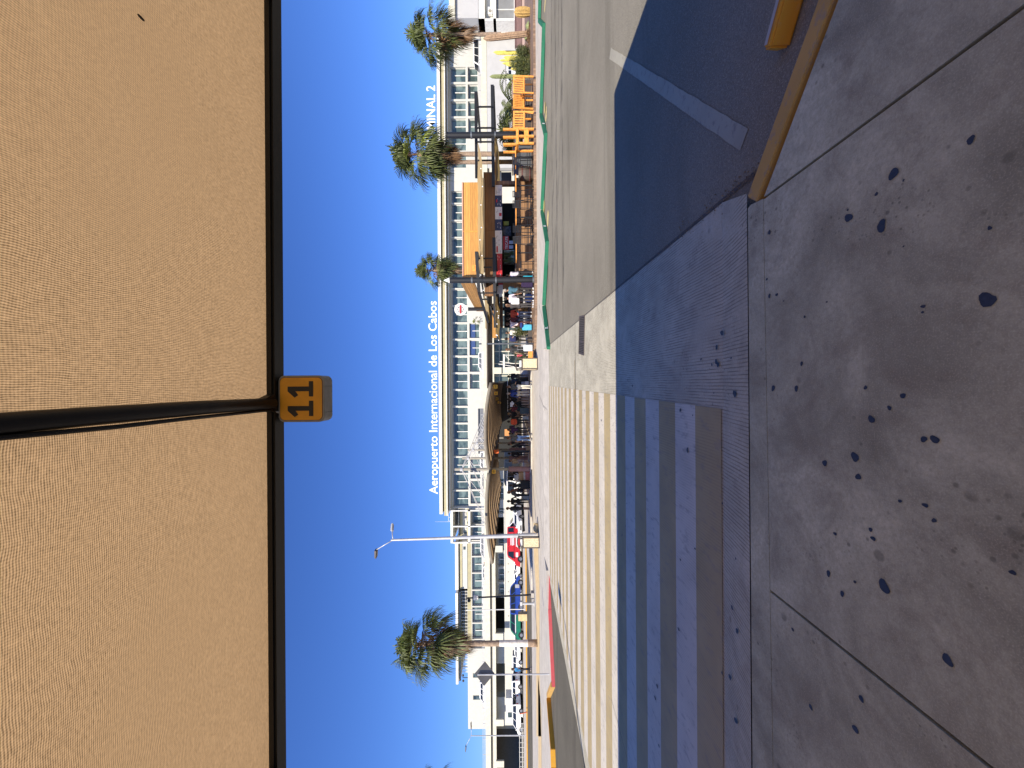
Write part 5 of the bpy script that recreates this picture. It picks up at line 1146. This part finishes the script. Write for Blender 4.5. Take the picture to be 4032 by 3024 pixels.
MB().cyl((px_,27.3,.2),(px_-.22,27.3,zt),.06,.05,10).build('pole', M['black_steel'], cp); MB().box(px_-.2,px_+.2,27.1,27.5,.14,.34).build('footing', M['kerb_concrete'], cp); zc_ = PZ(1872,2349,27.3)
MB().box(px_-.26,px_+.02,27.1,27.25,zc_-.2,zc_+.12).build('box', M['white_paint'], cp); MB().sph((px_-.36,27.25,zc_+.45),.12,.12,.12).build('camera', M['black_steel'], cp); MB().bar((px_-.15,27.3,zc_+.5),(px_-.4,27.3,zc_+.5),.04,.04).build('arm', M['black_steel'], cp)
gp_ = thing('access_post', 'short pale grey post with a box head left of the camera pole', 'post', (PX(2377,26.8),26.8,.14)); gx_ = PX(2377,26.8)
MB().cyl((gx_,26.8,.2),(gx_,26.8,.98),.075,n=12).build('post', M['galv'], gp_); MB().box(gx_-.1,gx_+.16,26.7,26.9,.98,1.14).build('head', M['galv'], gp_); MB().cyl((gx_,26.8,.14),(gx_,26.8,.2),.18,n=12).build('base', M['galv'], gp_)
tp = thing('thin_pole', 'thin white pole beside the green taxi van', 'pole', (PX(2399,50),50,.16)); MB().cyl((PX(2399,50),50,.16),(PX(2401,50),50,PZ(1836,2399,50)),.06,.05,8).build('pole', M['white_paint'], tp)
pb = thing('planter_box', 'beige concrete planter box in front of the green taxi van', 'planter', (PX(2430,43),43,.14)); MB().box(PX(2437,43),PX(2411,43),42.6,43.2,.1,PZ(2041,2425,43)).build('box', [M['sand']], pb); MB().box(PX(2436,43),PX(2412,43),42.7,43.1,PZ(2041,2425,43),PZ(2040,2425,43)).build('soil', M['bin_frame'], pb)
up_ = thing('utility_post', 'dark grey post with pale box in front of the wooden bar corner', 'post', (PX(1353,23.4),23.4,.14)); ux = PX(1353,23.4)
MB().cyl((ux,23.4,.14),(ux,23.4,PZ(1884,1353,23.4)),.048,n=10).build('post', M['grey_steel'], up_); MB().box(ux-.14,ux+.12,23.3,23.4-.049,PZ(1916,1350,23.4),PZ(1897,1350,23.4)).build('box', M['parapet'], up_)
cn = thing('stanchion', 'leaning red and white plastic stake by the far yellow kerb', 'stake', (PX(2803,44),44,.1)); MB().bar((PX(2804,44),44,.1),(PX(2801,44)-.3,44,.98),.08,.08).build('stake', P('stake_red', (.55,.12,.05), .6), cn)
pf = thing('white_barrier', 'white pipe barrier frame behind the hooded litter bin', 'barrier', (PX(1430,27),27,.14))
mb = MB(); mb.bar(pt(1984,1395,27),pt(1984,1449,27),.11,.11); mb.bar(pt(1968,1423,27),pt(2025,1432,27),.04,.04); mb.bar(pt(1963,1433,27),pt(2025,1444,27),.04,.04); mb.bar(pt(1992,1402,27),pt(2006,1416,27),.04,.04); mb.bar(pt(2090,1400,27),pt(1984,1398,27),.04,.04); mb.bar(pt(2090,1448,27),pt(1984,1448,27),.04,.04); mb.build('pipes', M['white_paint'], pf)
for sy, lab in ((1313,'low hedge planter behind the blue backpack traveller'),(1395,'low hedge planter with pink flowers near the hooded bin')):
    shrub('planter_hedge', lab, (PX(sy,24.8),24.8,.5), .45, .3, .85, 1600, M['shrub_green'], sy, 'hedge', leafs=.07)
    tag(MB().box(PX(sy,24.8)-.5,PX(sy,24.8)+.5,24.5,25.1,DZ,.55).build('planter_trough', M['orange_wood'] if sy > 1350 else M['bin_frame']), ('orange wooden trough' if sy > 1350 else 'dark trough')+' under the '+lab, 'planter')
# =================== PEOPLE ===================
TAGS = ['skin','hair','top','sleeve','bottom','shin','shoe']
def make_body(pose):
    """tapered limbs and a shaped trunk fused by a voxel remesh into one continuous body (1.75 m, facing -Y)"""
    cap = []   # (p0, p1, r0, r1, tag, squash)
    st = pose.get('stride', 0); bend = pose.get('bend', 0); hipx = .09
    hip = Vector((0,0,.93)); 
    def L(s, k): return s*k
    cap.append(((-.10,0,.92),(.10,0,.92),.125,.125,'bottom')); cap.append(((0,0,.98),(0,0,1.10),.135,.125,'top'))
    ch = Vector((0,-bend*.25,1.30)); cap.append(((0,0,1.08),tuple(ch),.13,.155,'top')); cap.append((tuple(ch+Vector((-.09,0,.04))),tuple(ch+Vector((.09,0,.04))),.125,.125,'top'))
    sh = ch+Vector((0,-bend*.05,.11)); cap.append((tuple(sh+Vector((-.14,0,0))),tuple(sh+Vector((.14,0,0))),.065,.065,'top'))
    nk = sh+Vector((0,-.01-bend*.05,.09)); hd = nk+Vector((0,-.02-bend*.04,.12)); cap.append((tuple(sh+Vector((0,0,.02))),tuple(nk),.06,.052,'skin'))
    cap.append((tuple(hd+Vector((0,-.02,-.05))),tuple(hd+Vector((0,.005,.04))),.072,.092,'skin')); cap.append((tuple(hd+Vector((0,-.105,-.005))),tuple(hd+Vector((0,-.092,.03))),.016,.012,'skin'))
    for s in (-1,1): cap.append((tuple(hd+Vector((s*.09,0,-.01))),tuple(hd+Vector((s*.09,0,.02))),.016,.018,'skin'))
    cap.append((tuple(hd+Vector((0,.035,.03))),tuple(hd+Vector((0,.0,.065))),.09,.085,'hair'))
    if pose.get('long'): cap.append((tuple(hd+Vector((0,.06,.0))),tuple(hd+Vector((0,.075,-.2))),.075,.05,'hair'))
    hands = []
    for s in (-1,1):
        y1 = st*s*-.16; kn = Vector((s*.10, -st*s*.17-.02, .50)); an = Vector((s*.11, -st*s*.30+(.10 if st and s > 0 else 0)*-st, .09+(.05 if st and s < 0 else 0)))
        cap.append(((s*.095,0,.88),tuple(kn),.09,.062,'bottom')); cap.append((tuple(kn),tuple(an),.058,.042,'shin'))
        cap.append((tuple(an+Vector((0,.03,-.04))),tuple(an+Vector((s*.02,-.16,-.055))),.042,.034,'shoe'))
        a = pose.get('arm'+('R' if s > 0 else 'L'), 'down'); sh_ = sh+Vector((s*.185,0,-.01))
        if a == 'down': el = sh_+Vector((s*.07,.03,-.28)); wr = el+Vector((s*.02,-.08,-.25))
        elif a == 'phone': el = sh_+Vector((s*.05,-.03,-.28)); wr = el+Vector((-s*.10,-.22,.12))
        elif a == 'hip': el = sh_+Vector((s*.16,.08,-.25)); wr = el+Vector((-s*.14,-.10,-.17))
        elif a == 'front': el = sh_+Vector((s*.05,-.08,-.26)); wr = el+Vector((-s*.06,-.22,-.04))
        elif a == 'pull': el = sh_+Vector((s*.10,.06,-.27)); wr = el+Vector((s*.04,.06,-.24))
        cap.append((tuple(sh_),tuple(el),.056,.044,'sleeve')); cap.append((tuple(sh_),tuple(sh_.lerp(el,.5)),.060,.052,'top')); fore = pose.get('fore','skin'); cap.append((tuple(el),tuple(wr),.042,.028,'sleeve2'))
        d = (wr-el).normalized(); pm = wr+d*.07; cap.append((tuple(wr),tuple(pm),.028,.036,'skin')); hands.append((pm, d, s))
    mb = MB()
    for p0, p1, r0, r1, tg in cap:
        a, b = Vector(p0), Vector(p1); mb.cyl(a, b, r0, r1, 14); mb.sph(a, r0, n=14, m=9); mb.sph(b, r1, n=14, m=9)
    me = bpy.data.meshes.new('raw'); me.from_pydata(mb.v, [], mb.f); o = bpy.data.objects.new('raw', me); COL.objects.link(o)
    m = o.modifiers.new('r', 'REMESH'); m.mode = 'VOXEL'; m.voxel_size = .017; m.use_smooth_shade = True
    s2 = o.modifiers.new('s', 'SMOOTH'); s2.factor = .5; s2.iterations = 3
    dg = bpy.context.evaluated_depsgraph_get(); dg.update(); out = bpy.data.meshes.new_from_object(o.evaluated_get(dg)); bpy.data.objects.remove(o); bpy.data.meshes.remove(me)
    n = len(out.polygons); c = np.zeros(n*3); out.polygons.foreach_get('center', c); c = c.reshape(-1,3)
    best = np.full(n, 1e9); idx = np.zeros(n, int)
    tl = TAGS+['sleeve2']
    for p0, p1, r0, r1, tg in cap:
        a, b = np.array(p0), np.array(p1); d = b-a; t = np.clip(((c-a)@d)/(d@d+1e-9), 0, 1); dist = np.abs(np.linalg.norm(c-(a+t[:,None]*d),axis=1)-(r0+(r1-r0)*t))
        k = dist < best; best[k] = dist[k]; idx[k] = tl.index(tg)
    # fingers, thumb and eyes joined into the same mesh
    ex = MB(); 
    for pm, d, s in hands:
        side = d.cross(Vector((0,0,1)) if abs(d.z) < .9 else Vector((0,1,0))).normalized(); nrm = side.cross(d).normalized()
        for i, ln in enumerate((.065,.075,.07,.055)):
            b0 = pm+side*(-.024+i*.016)+d*.02; b1 = b0+d*ln*.55+nrm*.006; b2 = b1+d*ln*.35+nrm*.022; ex.tube([b0,b1,b2], [.009,.008,.006], 6)
        b0 = pm+side*.03*-1-d*.02; ex.tube([b0, b0-side*.022+d*.025, b0-side*.024+d*.052+nrm*.012], [.010,.009,.007], 6)
    n0 = len(ex.f); 
    for s in (-1,1): ex.sph(tuple(hd+Vector((s*.032,-.086,.005))), .011, n=6, m=5)
    bm = bmesh.new(); bm.from_mesh(out); bm.faces.ensure_lookup_table()
    for i, f in enumerate(bm.faces): f.material_index = int(idx[i]); f.smooth = True
    vs = [bm.verts.new(v) for v in ex.v]
    for i, f in enumerate(ex.f):
        try: q = bm.faces.new([vs[j] for j in f]); q.material_index = 0 if i < n0 else 1; q.smooth = True
        except ValueError: pass
    bm.to_mesh(out); bm.free(); out.update()
    for i in range(8): out.materials.append(None)
    return out
POSES = {'stand': {}, 'phone': {'armR':'phone'}, 'walk': {'stride':1,'armL':'pull'}, 'hip': {'armL':'hip','stride':.35}, 'front': {'armL':'front','armR':'front'},
         'long': {'long':1,'armR':'front'}, 'lean': {'bend':.6,'armL':'front','armR':'front'}, 'longwalk': {'long':1,'stride':.7}}
BODY = {k: make_body(v) for k, v in POSES.items()}
CM = {}
def cm(c, r=.8):
    if c not in CM: CM[c] = P('cloth_%d' % len(CM), c, r, 0, .18, 14)
    return CM[c]
SK = {'l': (.45,.27,.18), 'm': (.30,.16,.09), 'd': (.13,.065,.04)}
HR = {'k': (.015,.012,.01), 'b': (.10,.05,.025), 'g': (.30,.27,.24), 'y': (.35,.22,.10)}
def person(label, sy, sxf, z, pose, rz, skin, hair, top, bottom, shoe=(.6,.6,.6), long_sleeve=False, shorts=False, h=1.72, Y=None, group=None):
    if Y is None: Y = F*(CAMH-z)/(sxf-H(sy))
    o = bpy.data.objects.new('person', BODY[pose]); COL.objects.link(o); o.location = (PX(sy,Y),Y,z); o.rotation_euler = (0,0,R(rz)); s = h/1.75; o.scale = (s,s,s)
    ms = [cm(SK[skin],.6), cm(HR[hair]), cm(top), cm(top), cm(bottom), cm(SK[skin],.6) if shorts else cm(bottom), cm(shoe), cm(top) if long_sleeve else cm(SK[skin],.6)]
    for i, m in enumerate(ms): o.material_slots[i].link = 'OBJECT'; o.material_slots[i].material = m
    tag(o, label, 'person', group); return o
def backpack(label, sy, Y, z, rz, c, s=1):
    t = thing('backpack', label, 'backpack', (PX(sy,Y),Y,z)); t.rotation_euler = (0,0,R(rz)); k = dict(parent=t, local=True)
    MB().box(-.16*s,.16*s,.13,.33,1.0,1.46).build('bag', cm(c), bevel=.05, **k); MB().box(-.12*s,.12*s,.325,.38,1.04,1.22).build('pocket', cm(tuple(q*.8 for q in c)), bevel=.02, **k)
    for x in (-.1,.1): MB().tube([(x,.14,1.44),(x,.02,1.50),(x,-.13,1.36),(x*1.2,-.13,1.2)], .014, 6).build('strap', cm((.02,.02,.02)), **k)
    return t
def suitcase(label, sy, sxf, z, w_, h_, c, rz=0, handle=True, rib=True, Y=None):
    if Y is None: Y = F*(CAMH-z)/(sxf-H(sy))
    t = thing('suitcase', label, 'suitcase', (PX(sy,Y),Y,z)); t.rotation_euler = (0,0,R(rz)); k = dict(parent=t, local=True); d = .26
    MB().box(-w_/2,w_/2,-d/2,d/2,.06,.06+h_).build('shell', cm(c,.4), bevel=.03, **k)
    if rib:
        for i in range(5): x = -w_*.36+w_*.18*i; MB().box(x-.012,x+.012,-d/2-.012,-d/2+.001,.12,h_).build('rib', cm(tuple(q*.85 for q in c),.4), **k)
    for x in (-1,1):
        for y in (-1,1): MB().cyl((x*w_*.4-.02,y*d*.35,.03),(x*w_*.4+.02,y*d*.35,.03),.03,n=8).build('wheel', M['tyre'], **k)
    if handle:
        MB().tube([(-.09,0,h_+.06),(-.09,0,h_+.42),(.09,0,h_+.42),(.09,0,h_+.06)], .012, 6).build('handle', M['galv'], **k)
    return t
D = DZ
# at the bar and on the deck
person('man in teal shirt and dark trousers seen from behind by the blue suitcases', 1143, 2103, D, 'front', 200, 'm', 'g', (.05,.13,.18), (.035,.032,.03), (.8,.8,.8), h=1.78)
person('person in lilac shirt and grey trousers holding a white bag', 1176, 2102, D, 'phone', 150, 'm', 'k', (.50,.46,.52), (.06,.055,.055), (.8,.8,.8), h=1.76, Y=22.3)
person('brown haired woman in dark grey vest beside the white bag', 1203, 2101, D, 'long', 120, 'l', 'b', (.05,.045,.045), (.06,.055,.055), (.8,.8,.8), h=1.68, Y=22.6)
person('person in pale lilac top leaning on the bar behind the thick pillar', 1079, 2095, D, 'lean', 190, 'm', 'k', (.48,.46,.55), (.03,.03,.035), h=1.66, Y=22.8)
suitcase('bright turquoise ribbed suitcase in front of the thick pillar', 1103, 2102, D, .44, .58, (.02,.36,.50), 0, False)
suitcase('small blue suitcase with raised white handle between two travellers', 1174, 2100, D, .40, .46, (.06,.16,.50), 5, True, False)
suitcase('dark purple suitcase behind the teal shirted man', 1121, 2098, D, .36, .68, (.03,.015,.05), 0, False, Y=22.5)
tag(MB().box(PX(1187,22.1)-.17,PX(1187,22.1)+.17,22.0,22.12,1.15,1.62).build('shopping_bag', cm((.8,.78,.74)), bevel=.03), 'white shopping bag held by the person in lilac', 'bag')
person('person in orange red top standing at the rear of the bar', 1236, 2085, D, 'phone', 160, 'm', 'k', (.45,.06,.03), (.02,.03,.07), h=1.65, Y=24.6)
person('person in dark clothes and red scarf at the rear of the bar', 1254, 2085, D, 'front', 190, 'm', 'k', (.10,.015,.02), (.015,.02,.04), h=1.65, Y=24.8)
person('woman in white and pink blouse behind the sky blue suitcase', 1275, 2080, D, 'long', 170, 'l', 'b', (.75,.62,.62), (.08,.03,.03), h=1.70, Y=25, long_sleeve=True)
person('person in loose white patterned shirt facing left near the hedge', 1309, 2080, D, 'phone', 230, 'm', 'k', (.75,.72,.66), (.20,.05,.04), h=1.72, Y=25, long_sleeve=True)
suitcase('sky blue suitcase with dark blue jacket lying on top', 1290, 2072, D, .34, .60, (.08,.42,.62), 0, False, False, Y=24)
tag(MB().box(PX(1284,23.9)-.12,PX(1284,23.9)+.2,23.75,24.1,.90,1.08).build('folded_jacket', cm((.01,.03,.16)), bevel=.05), 'dark blue jacket folded over the sky blue suitcase', 'jacket')
w1 = person('traveller with grey trousers walking away wearing a blue backpack', 1334, 2091, D, 'walk', 175, 'm', 'k', (.05,.05,.055), (.06,.058,.055), (.8,.78,.76), h=1.80); backpack('navy blue patterned backpack on the walking traveller', 1334, w1.location.y, D, 175+180-180, (.015,.02,.10), 1.15)
person('dark haired woman in black top behind the white suitcase', 1376, 2085, D, 'longwalk', 200, 'l', 'b', (.03,.03,.032), (.03,.03,.03), h=1.72, Y=24.4)
suitcase('white suitcase with raised handle beside the dark grey post', 1371, 2096, D, .38, .56, (.55,.58,.60), 0, True, False, Y=23.2)
person('child in pink top near the orange trough', 1400, 2075, D, 'stand', 180, 'm', 'k', (.60,.05,.12), (.05,.04,.1), h=1.15, Y=25.5)
Z2 = .24
# crowd under the canopy
crowd = [('person in dark navy hooded top and grey shorts at the canopy end',1482,30,'front',200,'d','k',(.012,.014,.03),(.10,.09,.08),1,1,1.72),
 ('person in faded blue cap and shirt deeper in the shade',1497,35,'phone',170,'m','b',(.05,.09,.16),(.04,.04,.05),0,0,1.68),
 ('person in charcoal top and cream trousers under the number 10',1524,27.6,'front',140,'l','b',(.06,.06,.058),(.70,.66,.55),0,0,1.74),
 ('man in royal blue jacket and khaki trousers under the number 9',1549,28.6,'stand',195,'l','g',(.015,.035,.18),(.42,.38,.32),1,0,1.76),
 ('person in black top and brown shorts under the number 8',1572,31,'phone',165,'m','k',(.015,.015,.018),(.20,.13,.09),0,1,1.74),
 ('person in black carrying a white pillow like bundle',1592,31,'front',180,'m','k',(.02,.02,.022),(.02,.03,.03),1,0,1.70),
 ('person in dark red top with dark green trousers',1609,30.5,'hip',200,'m','k',(.09,.012,.02),(.015,.04,.04),0,0,1.70),
 ('person in black top and tan shorts beside the bright bag',1629,32,'walk',160,'l','y',(.02,.022,.025),(.24,.17,.12),0,1,1.74),
 ('person in black wearing the orange red backpack',1660,30,'stand',185,'m','k',(.02,.02,.02),(.02,.02,.022),1,0,1.74),
 ('person in dark purple shirt and black trousers',1692,29.6,'hip',190,'m','b',(.045,.012,.06),(.018,.018,.022),0,0,1.75),
 ('man in grey shirt and light blue jeans at the kerb edge',1725,28.0,'hip',205,'m','b',(.07,.07,.07),(.16,.26,.45),0,0,1.76),
 ('person all in black right of the pink masts',1750,30.5,'front',170,'m','k',(.012,.012,.012),(.012,.012,.014),1,0,1.72),
 ('person in black top behind the second mast',1786,31.5,'stand',180,'m','k',(.015,.015,.02),(.015,.015,.02),1,0,1.74),
 ('person in tan patterned top and pinkish shorts by the nearest mast',1816,30.4,'phone',150,'m','b',(.34,.24,.14),(.30,.22,.20),0,1,1.66),
 ('seated looking person in black vest just left of the nearest mast',1857,31,'front',210,'m','k',(.015,.015,.015),(.10,.04,.04),0,1,1.62),
 ('person in black behind the large dark suitcase',1912,30,'front',150,'d','k',(.015,.015,.017),(.02,.02,.022),1,0,1.62),
 ('person in rust brown jacket and shorts with bare legs',1930,30,'lean',240,'l','k',(.22,.10,.06),(.02,.02,.03),1,1,1.78),
 ('person in grey top and black trousers in white trainers',1950,29.9,'lean',120,'m','k',(.06,.06,.06),(.015,.015,.017),1,0,1.76),
 ('slim person all in black standing with feet apart',1974,30,'hip',180,'d','k',(.012,.012,.013),(.012,.012,.013),1,0,1.80),
 ('broad man in black jacket and shorts at the end of the group',2003,29.6,'front',130,'m','k',(.012,.014,.018),(.015,.015,.018),1,1,1.88),
 ('person in dark clothes in the depth of the crowd left side',1640,35,'stand',180,'m','k',(.02,.02,.02),(.02,.02,.03),1,0,1.72),
 ('person in navy clothes in the depth of the crowd behind the blue jacket',1560,36,'stand',180,'m','k',(.015,.02,.05),(.02,.02,.03),1,0,1.72),
 ('person in brown clothes in the depth of the crowd behind the jeans man',1708,36,'stand',180,'m','k',(.05,.03,.02),(.02,.02,.02),1,0,1.70),
 ('person in dark green clothes in the depth behind the masts',1770,38,'stand',180,'m','k',(.02,.03,.025),(.02,.02,.02),1,0,1.72)]
for lab, sy, Y, pose, rz, sk, hr, tp_, bt_, ls, sh_, h in crowd: person(lab, sy, 0, Z2, pose, rz, sk, hr, tp_, bt_, (.35,.35,.36), bool(ls), bool(sh_), h, Y=Y, group='people queueing under the far canopies')
backpack('large orange red backpack with black strap under the canopy', 1660, 29.7, Z2, 5, (.55,.07,.02), 1.3).rotation_euler = (0,0,R(180))
tag(MB().box(PX(1592,30.6)-.3,PX(1592,30.6)+.25,30.45,30.7,1.45,1.75).build('white_bundle', cm((.8,.8,.82)), bevel=.1), 'white bundle carried at shoulder height in the crowd', 'bundle')
for lab, sy, Y, w_, h_, c in (('large black suitcase in front of the standing group',1908,29.6,.62,.72,(.012,.012,.014)),('white carrier box beside the charcoal top person',1509,29.5,.3,.3,(.75,.68,.64)),('grey suitcase under the orange backpack',1648,30.4,.36,.5,(.55,.5,.42)),('black suitcase between the slim person and the broad man',1960,30.6,.4,.6,(.4,.4,.38)),('black suitcase next to the navy hooded person',1493,30.6,.4,.65,(.02,.02,.02)),('dark teal suitcase in the middle of the crowd',1618,29.9,.45,.7,(.012,.03,.035))):
    suitcase(lab, sy, 0, Z2, w_, h_, c, 0, False, False, Y=Y)
tag(MB().box(PX(1872,30.5)-.3,PX(1872,30.5)+.26,30.2,30.8,.75,1.12).build('cardboard_box', cm((.55,.36,.18)), bevel=.01), 'tan cardboard box stacked on the red and white cooler', 'box')
cl_ = thing('cooler_box', 'red and white cooler box under the cardboard box', 'cooler', (PX(1872,30.5),30.5,Z2)); MB().box(-.32,.3,-.3,.3,0,.36).build('body', cm((.7,.25,.24)), cl_, local=True, bevel=.02); MB().box(-.34,.32,-.32,.32,.36,.5).build('lid', cm((.75,.72,.68)), cl_, local=True, bevel=.02)
person('man in bright blue shirt and black trousers alone on the roadway', 2636, 0, .06, 'hip', 150, 'm', 'k', (.02,.16,.36), (.015,.015,.02), (.5,.4,.35), h=1.76, Y=33, group=None)
# near-black panel added as the dark backdrop behind the crowd
bw = thing('dark_backdrop', 'long near-black panel added as a dark backdrop under the crowded canopy', 'backdrop', (PX(1600,56),56,.24)); MB().box(PX(1840,56),PX(1500,56),56,56.4,.24,3.6).build('panel', M['dark_void'], bw); MB().box(PX(1620,55.8),PX(1500,55.8),55.7,55.8,2.2,2.28).build('pale_strip', M['galv'], bw)
MB().box(PX(1716,55),PX(1690,55),55,55.2,2.05,2.7).build('orange_panel', cm((.55,.24,.08)), bw)
